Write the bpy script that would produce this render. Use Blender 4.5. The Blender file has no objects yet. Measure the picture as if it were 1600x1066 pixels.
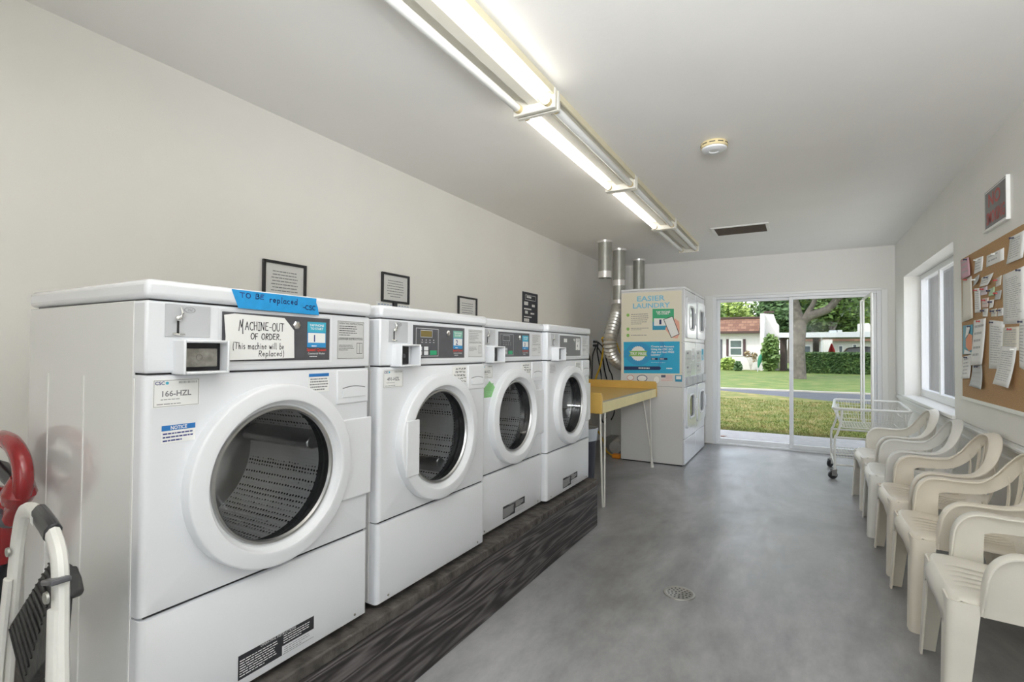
import bpy, bmesh, math, random
from math import pi, sin, cos, tan, radians as R
from mathutils import Vector as V, Matrix as M4
random.seed(7)
sc = bpy.context.scene
col = sc.collection

# ------------------------------------------------------------------ camera
CAM_H, CAM_F, YAW, PIT, ROL = 1.2292, 794.758, 0.51379, 0.018326, 0.006455
def _basis():
    r = V((cos(YAW), sin(YAW), 0)); f = V((-sin(YAW), cos(YAW), 0)); u = V((0, 0, 1))
    f2 = cos(PIT)*f + sin(PIT)*u; u2 = -sin(PIT)*f + cos(PIT)*u
    r3 = cos(ROL)*r + sin(ROL)*u2; u3 = -sin(ROL)*r + cos(ROL)*u2
    return r3, u3, f2
_r, _u, _f = _basis()
cam = bpy.data.cameras.new('camera'); cam.sensor_width = 36; cam.lens = CAM_F*36/1600
cam.clip_end = 500; cam.clip_start = .02
co = bpy.data.objects.new('camera', cam); col.objects.link(co)
mw = M4.Identity(4)
for i in range(3):
    mw[i][0], mw[i][1], mw[i][2] = _r[i], _u[i], -_f[i]
mw[2][3] = CAM_H
co.matrix_world = mw
sc.camera = co
def ray(u, v):
    return _r*((u-800)/CAM_F) + _f - _u*((v-533)/CAM_F)
def at_x(u, v, x):
    d = ray(u, v); return V((0, 0, CAM_H)) + d*(x/d.x)
def at_y(u, v, y):
    d = ray(u, v); return V((0, 0, CAM_H)) + d*(y/d.y)
def at_z(u, v, z):
    d = ray(u, v); return V((0, 0, CAM_H)) + d*((z-CAM_H)/d.z)

# ------------------------------------------------------------------ light
SKY_STRENGTH, SUN_STRENGTH, TUBE_STRENGTH, EXPOSURE = .58, 2.0, 5.2, .20
FILL_POWER = 50
sc.view_settings.view_transform = 'Standard'; sc.view_settings.look = 'None'
sc.view_settings.gamma = 1; sc.view_settings.use_curve_mapping = False
sc.view_settings.exposure = EXPOSURE
try:
    sc.cycles.diffuse_bounces = 7; sc.cycles.max_bounces = 14; sc.cycles.transparent_max_bounces = 24
    sc.cycles.sample_clamp_indirect = 6
except Exception:
    pass
w = bpy.data.worlds.new('sky'); sc.world = w; w.use_nodes = True
nt = w.node_tree; nt.nodes.clear()
sky = nt.nodes.new('ShaderNodeTexSky'); sky.sky_type = 'NISHITA'; sky.sun_disc = False
sky.sun_elevation = R(48); sky.sun_rotation = R(200); sky.air_density = 1.0; sky.dust_density = 1.5
bg = nt.nodes.new('ShaderNodeBackground'); bg.inputs[1].default_value = SKY_STRENGTH
wo = nt.nodes.new('ShaderNodeOutputWorld')
tcw = nt.nodes.new('ShaderNodeTexCoord'); cn = nt.nodes.new('ShaderNodeTexNoise'); cn.inputs['Scale'].default_value = 3.5; cn.inputs['Detail'].default_value = 8
nt.links.new(tcw.outputs['Generated'], cn.inputs['Vector'])
cr = nt.nodes.new('ShaderNodeValToRGB'); cr.color_ramp.elements[0].position = .38; cr.color_ramp.elements[1].position = .60
cr.color_ramp.elements[0].color = (.35, .35, .35, 1); cr.color_ramp.elements[1].color = (.9, .9, .9, 1)
nt.links.new(cn.outputs['Fac'], cr.inputs[0])
cm = nt.nodes.new('ShaderNodeMix'); cm.data_type = 'RGBA'; cm.inputs['B'].default_value = (4.6, 4.5, 4.35, 1)
nt.links.new(cr.outputs[0], cm.inputs['Factor']); nt.links.new(sky.outputs[0], cm.inputs['A'])
nt.links.new(cm.outputs['Result'], bg.inputs[0]); nt.links.new(bg.outputs[0], wo.inputs[0])
sl = bpy.data.lights.new('sun', 'SUN'); sl.energy = SUN_STRENGTH; sl.angle = R(3); sl.color = (1, .95, .87)
so = bpy.data.objects.new('sun', sl); col.objects.link(so); so.location = (-20, -30, 40)
so.rotation_euler = V((-.45, -.62, .85)).to_track_quat('Z', 'Y').to_euler()

fl = bpy.data.lights.new('fill_area_light', 'AREA'); fl.shape = 'RECTANGLE'; fl.size = 1.0; fl.size_y = .7; fl.energy = FILL_POWER; fl.color = (.955, .98, 1)
fo_ = bpy.data.objects.new('fill_area_light', fl); col.objects.link(fo_); fl.spread = R(100); fo_.location = (.35, -1.0, 1.75)
fo_.rotation_euler = V((.10, -1, -.52)).to_track_quat('Z', 'Y').to_euler()      # unseen fill light added behind the camera, tipped up at the ceiling

# ------------------------------------------------------------------ materials
def new_mat(name):
    m = bpy.data.materials.new(name); m.use_nodes = True
    n = m.node_tree.nodes; l = m.node_tree.links
    return m, n, l, n['Principled BSDF']
def mat(name, c, rough=.5, metal=0, noise=0, nscale=20, bump=0, bscale=60, coat=0, spec=None):
    m, n, l, p = new_mat(name)
    p.inputs['Base Color'].default_value = (*c, 1); p.inputs['Roughness'].default_value = rough
    p.inputs['Metallic'].default_value = metal
    if coat: p.inputs['Coat Weight'].default_value = coat; p.inputs['Coat Roughness'].default_value = .08
    if spec is not None: p.inputs['Specular IOR Level'].default_value = spec
    tc = n.new('ShaderNodeTexCoord')
    if noise:
        t = n.new('ShaderNodeTexNoise'); t.inputs['Scale'].default_value = nscale; t.inputs['Detail'].default_value = 5
        l.new(tc.outputs['Object'], t.inputs['Vector'])
        r = n.new('ShaderNodeValToRGB')
        r.color_ramp.elements[0].position = .3; r.color_ramp.elements[1].position = .7
        r.color_ramp.elements[0].color = (*[max(0, x*(1-noise)) for x in c], 1)
        r.color_ramp.elements[1].color = (*[min(1, x*(1+noise)) for x in c], 1)
        l.new(t.outputs['Fac'], r.inputs['Fac']); l.new(r.outputs['Color'], p.inputs['Base Color'])
    if bump:
        t2 = n.new('ShaderNodeTexNoise'); t2.inputs['Scale'].default_value = bscale; t2.inputs['Detail'].default_value = 4
        l.new(tc.outputs['Object'], t2.inputs['Vector'])
        b = n.new('ShaderNodeBump'); b.inputs['Strength'].default_value = bump; b.inputs['Distance'].default_value = .01
        l.new(t2.outputs['Fac'], b.inputs['Height']); l.new(b.outputs['Normal'], p.inputs['Normal'])
    return m
def ramp(n, stops):
    r = n.new('ShaderNodeValToRGB'); e = r.color_ramp.elements
    while len(e) < len(stops): e.new(.5)
    for k, (pos, c) in enumerate(stops): e[k].position = pos; e[k].color = (*c, 1)
    return r
def emit(name, c, s):
    m, n, l, p = new_mat(name)
    p.inputs['Base Color'].default_value = (*c, 1)
    p.inputs['Emission Color'].default_value = (*c, 1); p.inputs['Emission Strength'].default_value = s
    return m
def glass(name, tint=(.96, .98, .97), ior=1.45, rough=.0):
    m = bpy.data.materials.new(name); m.use_nodes = True
    n = m.node_tree.nodes; l = m.node_tree.links; n.clear()
    o = n.new('ShaderNodeOutputMaterial'); mx = n.new('ShaderNodeMixShader')
    t = n.new('ShaderNodeBsdfTransparent'); t.inputs[0].default_value = (*tint, 1)
    g = n.new('ShaderNodeBsdfGlossy'); g.inputs['Roughness'].default_value = rough
    f = n.new('ShaderNodeFresnel'); ge = n.new('ShaderNodeNewGeometry'); mr = n.new('ShaderNodeMapRange')
    mr.inputs[3].default_value = ior; mr.inputs[4].default_value = 1/ior      # same reflection on the front and the back face
    l.new(ge.outputs['Backfacing'], mr.inputs[0]); l.new(mr.outputs[0], f.inputs[0])
    l.new(f.outputs[0], mx.inputs[0]); l.new(t.outputs[0], mx.inputs[1]); l.new(g.outputs[0], mx.inputs[2])
    l.new(mx.outputs[0], o.inputs[0]); return m

WALL = mat('wall_paint', (.80, .785, .745), .55, bump=.05, bscale=180, noise=.015, nscale=3)
WALLR = mat('wall_paint_right', (.82, .81, .77), .5, bump=.05, bscale=180, noise=.015, nscale=3)
CEIL = mat('ceiling_paint', (.88, .87, .85), .5, bump=.09, bscale=22, noise=.015, nscale=2)
TRIM = mat('trim_white', (.84, .84, .82), .35)
ALU = mat('white_aluminium', (.82, .83, .84), .35, noise=.02, nscale=4)
WHITE = mat('white_enamel', (.785, .80, .83), .22, coat=.5)
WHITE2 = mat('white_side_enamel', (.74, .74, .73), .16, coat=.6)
WPLAST = mat('white_plastic', (.80, .815, .84), .3)
GREY = mat('grey_plate', (.52, .53, .55), .4)
DGREY = mat('dark_grey_panel', (.085, .085, .095), .35, noise=.1, nscale=30)
BLACK = mat('black_plastic', (.015, .015, .018), .35)
RUBBER = mat('black_rubber', (.02, .02, .022), .45)
CHROME = mat('chrome', (.75, .74, .72), .18, 1)
PAPER = mat('paper', (.86, .86, .84), .7)
PAPERG = mat('grey_paper', (.58, .59, .58), .6)
INK = mat('black_ink', (.02, .02, .025), .6)
INKB = mat('dark_blue_ink', (.03, .04, .2), .6)
INKG = mat('grey_ink', (.22, .22, .23), .6)
WINK = mat('white_ink', (.85, .85, .85), .6)
RED = mat('red_ink', (.72, .06, .04), .5)
BLUE = mat('blue_ink', (.02, .17, .48), .5)
TAPE = mat('blue_tape', (.015, .30, .66), .6, noise=.06, nscale=60)
TEAL = mat('sticker_teal', (.05, .42, .58), .5)
SBLUE = mat('sticker_blue', (.03, .27, .58), .5)
MINT = mat('sticker_mint', (.22, .50, .40), .5)
GREEN = mat('green_sticker', (.25, .55, .22), .5, noise=.05)
GBTN = mat('green_button', (.03, .38, .18), .4)
AMBER = mat('amber_lcd', (.20, .15, .04), .25)
BROKEN = mat('dull_metal', (.30, .29, .26), .55, .6, noise=.35, nscale=40, bump=.5, bscale=50)
GALV = mat('galvanised_steel', (.42, .42, .385), .48, .8, noise=.10, nscale=14)
FOIL = mat('foil', (.70, .69, .66), .40, .9, noise=.06, nscale=30)
FOILT = mat('foil_tape', (.80, .78, .76), .35, .7, bump=.4, bscale=40)
YEL = mat('yellow_laminate', (.64, .41, .10), .40, noise=.05, nscale=6)
YELP = mat('pale_yellow_fascia', (.84, .73, .38), .45, noise=.05, nscale=5)
EDGE = mat('grey_edge_strip', (.36, .36, .34), .4)
YCORD = mat('yellow_cord', (.72, .46, .03), .45)
ORANGE = mat('orange_plug', (.80, .28, .02), .4)
REDP = mat('red_paint', (.24, .007, .010), .22, coat=.5)
BEIGEW = mat('aged_white_metal', (.76, .75, .69), .4, noise=.05, nscale=12)
LADW = mat('ladder_white', (.78, .77, .73), .35, noise=.05, nscale=14)
STEPB = mat('black_tread', (.03, .03, .03), .6, noise=.4, nscale=25, bump=.3, bscale=40)
CORK = mat('cork', (.46, .28, .13), .8, noise=.16, nscale=160, bump=.3, bscale=200)
BRASSY = mat('yellowed_plastic', (.66, .54, .30), .45)

def drum_mat():
    m, n, l, p = new_mat('perforated_steel')
    p.inputs['Metallic'].default_value = .55; p.inputs['Roughness'].default_value = .32
    tc = n.new('ShaderNodeTexCoord'); mp = n.new('ShaderNodeMapping'); mp.inputs['Scale'].default_value = (70, 85, 85)
    vo = n.new('ShaderNodeTexVoronoi'); vo.inputs['Randomness'].default_value = .15; vo.inputs['Scale'].default_value = 1
    l.new(tc.outputs['Object'], mp.inputs[0]); l.new(mp.outputs[0], vo.inputs['Vector'])
    r = ramp(n, [(.27, (.01, .01, .01)), (.35, (.80, .80, .81))])
    l.new(vo.outputs['Distance'], r.inputs[0]); l.new(r.outputs[0], p.inputs['Base Color'])
    b = n.new('ShaderNodeBump'); b.inputs['Strength'].default_value = .4; b.inputs['Distance'].default_value = .004
    l.new(vo.outputs['Distance'], b.inputs['Height']); l.new(b.outputs[0], p.inputs['Normal'])
    return m
DRUM = drum_mat()
STEEL = mat('brushed_steel', (.55, .55, .55), .3, 1, noise=.08, nscale=8)
BOWL = glass('door_bowl_glass', (.90, .91, .91), 1.5, .02)
PANE = glass('window_pane', (.97, .98, .975), 1.06)
PANED = glass('screened_pane', (.84, .86, .85), 1.06)
PANEW = glass('side_window_pane', (.90, .91, .92), 1.2)
FGLASS = glass('picture_glass', (.97, .97, .97), 1.4, .03)

def floor_mat():
    m, n, l, p = new_mat('polished_concrete')
    tc = n.new('ShaderNodeTexCoord')
    a = n.new('ShaderNodeTexNoise'); a.inputs['Scale'].default_value = .8; a.inputs['Detail'].default_value = 8; a.inputs['Roughness'].default_value = .62; a.inputs['Distortion'].default_value = .6
    b = n.new('ShaderNodeTexNoise'); b.inputs['Scale'].default_value = 5; b.inputs['Detail'].default_value = 8; b.inputs['Roughness'].default_value = .7
    mp = n.new('ShaderNodeMapping'); mp.inputs['Scale'].default_value = (1.6, .7, 1)
    l.new(tc.outputs['Object'], mp.inputs[0]); l.new(mp.outputs[0], a.inputs['Vector']); l.new(mp.outputs[0], b.inputs['Vector'])
    r1 = ramp(n, [(.32, (.20, .198, .196)), (.47, (.32, .32, .325)), (.66, (.48, .48, .495))])
    r2 = ramp(n, [(.28, (.72, .72, .72)), (.72, (1.16, 1.16, 1.16))])
    l.new(a.outputs['Fac'], r1.inputs[0]); l.new(b.outputs['Fac'], r2.inputs[0])
    mx = n.new('ShaderNodeMix'); mx.data_type = 'RGBA'; mx.blend_type = 'MULTIPLY'; mx.inputs['Factor'].default_value = 1
    l.new(r1.outputs[0], mx.inputs['A']); l.new(r2.outputs[0], mx.inputs['B'])
    l.new(mx.outputs['Result'], p.inputs['Base Color'])
    r3 = ramp(n, [(.3, (.30, .30, .30)), (.7, (.46, .46, .46))]); l.new(b.outputs['Fac'], r3.inputs[0]); l.new(r3.outputs[0], p.inputs['Roughness'])
    bp = n.new('ShaderNodeBump'); bp.inputs['Strength'].default_value = .12; bp.inputs['Distance'].default_value = .006
    l.new(b.outputs['Fac'], bp.inputs['Height']); l.new(bp.outputs[0], p.inputs['Normal'])
    return m
FLOOR = floor_mat()
def wood_mat():
    m, n, l, p = new_mat('charred_wood')
    tc = n.new('ShaderNodeTexCoord'); mp = n.new('ShaderNodeMapping'); mp.inputs['Scale'].default_value = (7, .34, 7)
    l.new(tc.outputs['Object'], mp.inputs[0])
    a = n.new('ShaderNodeTexNoise'); a.inputs['Scale'].default_value = 1.3; a.inputs['Detail'].default_value = 2; a.inputs['Distortion'].default_value = .4
    l.new(mp.outputs[0], a.inputs['Vector'])
    ml = n.new('ShaderNodeMath'); ml.operation = 'MULTIPLY'; ml.inputs[1].default_value = 85
    l.new(a.outputs['Fac'], ml.inputs[0])
    sn = n.new('ShaderNodeMath'); sn.operation = 'SINE'; l.new(ml.outputs[0], sn.inputs[0])
    r = ramp(n, [(.0, (.022, .019, .019)), (.5, (.060, .054, .054)), (1, (.135, .126, .126))])
    mr = n.new('ShaderNodeMapRange'); mr.inputs[1].default_value = -1; mr.inputs[2].default_value = 1
    l.new(sn.outputs[0], mr.inputs[0]); l.new(mr.outputs[0], r.inputs[0])
    f = n.new('ShaderNodeTexNoise'); f.inputs['Scale'].default_value = 9; f.inputs['Detail'].default_value = 6
    mp2 = n.new('ShaderNodeMapping'); mp2.inputs['Scale'].default_value = (8, .8, 8)
    l.new(tc.outputs['Object'], mp2.inputs[0]); l.new(mp2.outputs[0], f.inputs['Vector'])
    r2 = ramp(n, [(.3, (.6, .58, .56)), (.7, (1.3, 1.25, 1.25))]); l.new(f.outputs['Fac'], r2.inputs[0])
    mx = n.new('ShaderNodeMix'); mx.data_type = 'RGBA'; mx.blend_type = 'MULTIPLY'; mx.inputs['Factor'].default_value = 1
    l.new(r.outputs[0], mx.inputs['A']); l.new(r2.outputs[0], mx.inputs['B']); l.new(mx.outputs['Result'], p.inputs['Base Color'])
    p.inputs['Roughness'].default_value = .5
    b = n.new('ShaderNodeBump'); b.inputs['Strength'].default_value = .35; b.inputs['Distance'].default_value = .004
    l.new(mr.outputs[0], b.inputs['Height']); l.new(b.outputs[0], p.inputs['Normal'])
    return m
WOOD = wood_mat()
WOOD2 = mat('weathered_wood', (.080, .070, .063), .7, noise=.6, nscale=18, bump=.6, bscale=45)
def plastic_chair(name, c):
    return mat(name, c, .38, noise=.045, nscale=7, bump=.02, bscale=300)
CH = [plastic_chair('chair_plastic_a', (.80, .77, .70)), plastic_chair('chair_plastic_b', (.82, .81, .77)),
      plastic_chair('chair_plastic_c', (.80, .74, .64)), plastic_chair('chair_plastic_d', (.81, .75, .64)),
      plastic_chair('chair_plastic_e', (.80, .77, .69))]

# ------------------------------------------------------------------ mesh builder
class MB:
    def __init__(s): s.v = []; s.f = []; s.m = []; s.cur = 0
    def add(s, vs, fs):
        o = len(s.v); s.v += [tuple(p) for p in vs]; s.f += [tuple(i+o for i in f) for f in fs]; s.m += [s.cur]*len(fs); return s
    def mi(s, k): s.cur = k; return s
    def box(s, x0, x1, y0, y1, z0, z1, T=None):
        vs = [V((x, y, z)) for x in (x0, x1) for y in (y0, y1) for z in (z0, z1)]
        if T: vs = [T @ p for p in vs]
        return s.add(vs, [(0, 1, 3, 2), (4, 6, 7, 5), (0, 4, 5, 1), (2, 3, 7, 6), (0, 2, 6, 4), (1, 5, 7, 3)])
    def quad(s, a, b, c, d): return s.add([a, b, c, d], [(0, 1, 2, 3)])
    def prism(s, poly, d):          # poly: list of 3D points, extruded by vector d
        n = len(poly); d = V(d); P = [V(p) for p in poly]
        vs = P + [p+d for p in P]
        fs = [tuple(range(n))[::-1], tuple(range(n, 2*n))] + [(i, (i+1) % n, n+(i+1) % n, n+i) for i in range(n)]
        return s.add(vs, fs)
    def tube(s, pts, r, n=10, cap=True, closed=False, sx=1, sy=1, up=None):
        pts = [V(p) for p in pts]; k = len(pts); rs = r if isinstance(r, (list, tuple)) else [r]*k
        T = []
        for i in range(k):
            a = pts[i-1] if (i > 0 or closed) else pts[i]; b = pts[(i+1) % k] if (i < k-1 or closed) else pts[i]
            t = (b-a); T.append(t.normalized() if t.length > 1e-9 else V((0, 0, 1)))
        N = V(up) if up else (V((0, 0, 1)) if abs(T[0].z) < .9 else V((1, 0, 0)))
        vs = []
        for i in range(k):
            if up: N = V(up)
            N = (N - T[i]*N.dot(T[i]))
            N = N.normalized() if N.length > 1e-6 else T[i].orthogonal().normalized()
            B = T[i].cross(N)
            for j in range(n):
                a = 2*pi*j/n + pi/n; vs.append(pts[i] + N*cos(a)*rs[i]*sx + B*sin(a)*rs[i]*sy)
        fs = []
        for i in range(k if closed else k-1):
            i2 = (i+1) % k
            for j in range(n): fs.append((i*n+j, i*n+(j+1) % n, i2*n+(j+1) % n, i2*n+j))
        if cap and not closed: fs += [tuple(range(n))[::-1], tuple(range((k-1)*n, k*n))]
        return s.add(vs, fs)
    def lathe(s, prof, T=None, n=40, a0=0, a1=2*pi, cap0=False, cap1=False):   # prof: (axial z, radius); axis local z through T
        full = abs(a1-a0-2*pi) < 1e-6; c = n if full else n+1
        vs = []
        for (z, r) in prof:
            for j in range(c):
                a = a0+(a1-a0)*j/n; p = V((r*cos(a), r*sin(a), z)); vs.append(T @ p if T else p)
        fs = []
        for i in range(len(prof)-1):
            for j in range(n):
                j2 = (j+1) % c; fs.append((i*c+j, i*c+j2, (i+1)*c+j2, (i+1)*c+j))
        if cap0: fs.append(tuple(range(c))[::-1])
        if cap1: fs.append(tuple(range((len(prof)-1)*c, len(prof)*c)))
        return s.add(vs, fs)
    def loops(s, loops, cap0=False, cap1=False):
        n = len(loops[0]); vs = [p for L in loops for p in L]; fs = []
        for i in range(len(loops)-1):
            for j in range(n): fs.append((i*n+j, i*n+(j+1) % n, (i+1)*n+(j+1) % n, (i+1)*n+j))
        if cap0: fs.append(tuple(range(n))[::-1])
        if cap1: fs.append(tuple(range((len(loops)-1)*n, len(loops)*n)))
        return s.add(vs, fs)
    def sphere(s, c, r, n=16, k=10, sc3=(1, 1, 1)):
        prof = [(-cos(pi*i/k), sin(pi*i/k)+1e-5) for i in range(k+1)]
        T = M4.Translation(V(c)) @ M4.Diagonal((r*sc3[0], r*sc3[1], r*sc3[2], 1))
        return s.lathe(prof, T, n)
    def mesh(s, name, mats, smooth=True, angle=35):
        me = bpy.data.meshes.new(name); me.from_pydata(s.v, [], s.f)
        for m in (mats if isinstance(mats, (list, tuple)) else [mats]): me.materials.append(m)
        me.polygons.foreach_set('material_index', s.m)
        bm = bmesh.new(); bm.from_mesh(me); bmesh.ops.recalc_face_normals(bm, faces=bm.faces); bm.to_mesh(me); bm.free()
        if smooth:
            me.polygons.foreach_set('use_smooth', [True]*len(me.polygons)); me.set_sharp_from_angle(angle=R(angle))
        me.update(); return me
    def build(s, name, mats, parent=None, bevel=0, smooth=True, segs=2, loc=None):
        o = bpy.data.objects.new(name, s.mesh(name, mats, smooth)); col.objects.link(o)
        if loc: o.location = loc
        if parent: o.parent = parent
        if bevel:
            b = o.modifiers.new('bevel', 'BEVEL'); b.width = bevel; b.segments = segs; b.limit_method = 'ANGLE'; b.angle_limit = R(40)
        return o
def empty(name, loc=(0, 0, 0), rz=0):
    o = bpy.data.objects.new(name, None); col.objects.link(o); o.location = loc; o.rotation_euler = (0, 0, rz)
    o.empty_display_size = .1; return o
def tag(o, label, cat=None, group=None, kind=None):
    if label: o['label'] = label
    if cat: o['category'] = cat
    if group: o['group'] = group
    if kind: o['kind'] = kind
    return o
def struct(o): o['kind'] = 'structure'; return o
def copy_tree(o, parent=None):
    c = o.copy(); col.objects.link(c); c.parent = parent
    for ch in list(o.children): copy_tree(ch, c)
    return c
def tmat(o, ex, ey, ez):
    m = M4.Identity(4)
    for i in range(3): m[i][0], m[i][1], m[i][2], m[i][3] = ex[i], ey[i], ez[i], o[i]
    return m
def smooth_path(pts, n=6):
    P = [V(p) for p in pts]; out = []
    for i in range(len(P)-1):
        p0 = P[max(i-1, 0)]; p1 = P[i]; p2 = P[i+1]; p3 = P[min(i+2, len(P)-1)]
        for k in range(n):
            t = k/n; out.append(.5*((2*p1)+(p2-p0)*t+(2*p0-5*p1+4*p2-p3)*t*t+(3*p1-p0-3*p2+p3)*t**3))
    out.append(P[-1]); return out
def lerp(a, b, t): return a+(b-a)*t

# ---- lettering
_dg = None
def text_geo(body, bold=False):
    c = bpy.data.curves.new('t', 'FONT'); c.body = body; c.resolution_u = 2; c.fill_mode = 'FRONT'; c.align_x = 'LEFT'
    if bold: c.offset = .022
    o = bpy.data.objects.new('t', c); col.objects.link(o)
    dg = bpy.context.evaluated_depsgraph_get(); me = bpy.data.meshes.new_from_object(o.evaluated_get(dg))
    vs = [v.co.copy() for v in me.vertices]; fs = [tuple(p.vertices) for p in me.polygons]
    bpy.data.objects.remove(o); bpy.data.curves.remove(c); bpy.data.meshes.remove(me)
    return vs, fs
def text(mb, body, O, ex, ey, width=None, height=None, bold=False, align='C', squeeze=None):
    """lettering on a plane: O is the anchor (bottom of the line, centre or left), ex/ey unit vectors; width is the line's width"""
    vs, fs = text_geo(body, bold)
    if not vs: return
    x0 = min(v.x for v in vs); x1 = max(v.x for v in vs); y0 = min(v.y for v in vs); y1 = max(v.y for v in vs)
    s = width/(x1-x0) if width else height/(.72)
    sy = height/(.72) if height else s
    off = (x0+x1)/2 if align == 'C' else x0
    O = V(O); ex = V(ex); ey = V(ey)
    mb.add([O+ex*((v.x-off)*s)+ey*(v.y*sy) for v in vs], fs)
def bars(mb, O, ex, ey, w, h, rows, fill=.5, seed=1, words=True, last=.6, both=False):
    """fine print too small to read in the photo: rows of short word-length marks"""
    rnd = random.Random(seed); O = V(O); ex = V(ex); ey = V(ey); rh = h/rows
    for r in range(rows):
        y = h-(r+.75)*rh; lim = w*(last if r == rows-1 else rnd.uniform(.85, 1)); x = 0
        if both: x = (w-lim)/2; lim = w-x
        while x < lim-.001:
            ww = min(rnd.uniform(.05, .16)*w if words else w, lim-x)
            a = O+ex*x+ey*y; b = O+ex*(x+ww)+ey*y; t = ey*(rh*fill)
            mb.quad(a, b, b+t, a+t); x += ww+w*.018
def rect(mb, O, ex, ey, x0, x1, y0, y1):
    O = V(O); ex = V(ex); ey = V(ey)
    mb.quad(O+ex*x0+ey*y0, O+ex*x1+ey*y0, O+ex*x1+ey*y1, O+ex*x0+ey*y1)
def frame_rect(mb, O, ex, ey, x0, x1, y0, y1, t):
    rect(mb, O, ex, ey, x0, x1, y0, y0+t); rect(mb, O, ex, ey, x0, x1, y1-t, y1)
    rect(mb, O, ex, ey, x0, x0+t, y0+t, y1-t); rect(mb, O, ex, ey, x1-t, x1, y0+t, y1-t)
def disc(mb, O, ex, ey, cx, cy, r, n=24, ri=0):
    O = V(O); ex = V(ex); ey = V(ey)
    P = [O+ex*(cx+r*cos(2*pi*i/n))+ey*(cy+r*sin(2*pi*i/n)) for i in range(n)]
    if not ri: mb.add(P, [tuple(range(n))])
    else:
        Q = [O+ex*(cx+ri*cos(2*pi*i/n))+ey*(cy+ri*sin(2*pi*i/n)) for i in range(n)]
        mb.add(P+Q, [(i, (i+1) % n, n+(i+1) % n, n+i) for i in range(n)])
# handwriting: each letter is a few pen strokes in a unit box
def _arc(cx, cy, rx, ry, a, b, n=9): return [(cx+rx*cos(R(lerp(a, b, i/n))), cy+ry*sin(R(lerp(a, b, i/n)))) for i in range(n+1)]
HW = {
 'T': (.7, [[(0, 1), (.7, .96)], [(.36, 1), (.33, 0)]]), 'O': (.72, [_arc(.36, .5, .34, .5, 100, 470)]),
 'B': (.6, [[(.06, 0), (.08, 1)], [(.08, .98)]+_arc(.25, .76, .27, .23, 80, -90)+_arc(.26, .26, .32, .27, 90, -90)+[(.06, 0)]]),
 'E': (.58, [[(.55, .97), (.1, .95), (.05, .05), (.55, .02)], [(.06, .52), (.45, .54)]]),
 'M': (.95, [[(0, -.1), (.25, 1.15), (.3, .9), (.42, .3), (.72, 1.25), (.62, .6), (.68, -.45)]]),
 'A': (.62, [[(0, 0), (.32, .95), (.6, 0)], [(.12, .36), (.5, .36)]]), 'C': (.58, [_arc(.36, .5, .34, .48, 50, 310)]),
 'H': (.62, [[(.05, 1), (.05, 0)], [(.56, 1), (.55, 0)], [(.05, .5), (.55, .54)]]),
 'I': (.3, [[(.15, 1), (.14, 0)], [(0, 1), (.3, 1)], [(0, 0), (.3, 0)]]),
 'N': (.66, [[(.05, 0), (.06, 1), (.56, .05), (.58, 1)]]), 'U': (.62, [[(.05, 1), (.06, .3)]+_arc(.3, .27, .24, .25, 180, 360)+[(.55, 1)]]),
 'F': (.55, [[(.52, .97), (.08, .95), (.06, 0)], [(.07, .5), (.42, .52)]]),
 'R': (.62, [[(.06, 0), (.08, 1)], [(.06, .97)]+_arc(.24, .74, .28, .24, 80, -90)+[(.1, .5), (.58, 0)]]),
 'D': (.66, [[(.07, 0), (.07, 1)], [(.03, .98)]+_arc(.15, .5, .48, .49, 85, -85)+[(.03, 0)]]),
 'S': (.55, [_arc(.28, .74, .22, .24, 40, 250)+_arc(.27, .26, .24, .26, 80, -140)]),
 'r': (.4, [[(.06, .55), (.08, 0)], [(.07, .35), (.2, .54), (.38, .52)]]),
 'e': (.46, [[(.05, .28), (.4, .33)]+_arc(.24, .3, .18, .26, 10, 320)]),
 'p': (.48, [[(.08, .55), (.06, -.4)], _arc(.24, .28, .19, .27, 170, -170)]),
 'l': (.24, [[(.12, 1.0), (.1, .05), (.2, 0)]]), 'a': (.5, [_arc(.22, .27, .2, .27, 50, 360), [(.42, .55), (.41, .08), (.5, 0)]]),
 'c': (.42, [_arc(.24, .28, .2, .28, 50, 310)]), 'd': (.52, [_arc(.22, .27, .2, .27, 40, 350), [(.43, 1.0), (.43, 0)]]),
 'h': (.5, [[(.08, 1), (.07, 0)], [(.07, .3), (.24, .54), (.38, .45), (.4, 0)]]),
 'i': (.22, [[(.1, .55), (.1, 0)], [(.1, .74), (.12, .80)]]), 's': (.38, [_arc(.2, .42, .14, .13, 40, 250)+_arc(.18, .14, .16, .14, 80, -140)]),
 'm': (.76, [[(.05, .55), (.06, 0)], [(.06, .3), (.2, .54), (.33, .45), (.35, 0)], [(.35, .3), (.5, .54), (.64, .45), (.66, 0)]]),
 'n': (.5, [[(.05, .55), (.06, 0)], [(.06, .3), (.22, .54), (.38, .45), (.4, 0)]]),
 'w': (.66, [[(.03, .55), (.16, 0), (.32, .45), (.46, 0), (.64, .55)]]), 'b': (.48, [[(.07, 1), (.07, 0)], _arc(.25, .27, .19, .27, 170, -170)]),
 '-': (.42, [[(.05, .42), (.38, .45)]]), '(': (.3, [_arc(.4, .4, .32, .75, 120, 240)]), ')': (.3, [_arc(-.1, .4, .32, .75, 60, -60)]),
 ' ': (.4, []), '.': (.2, [[(.08, 0), (.12, .04)]])}
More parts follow.
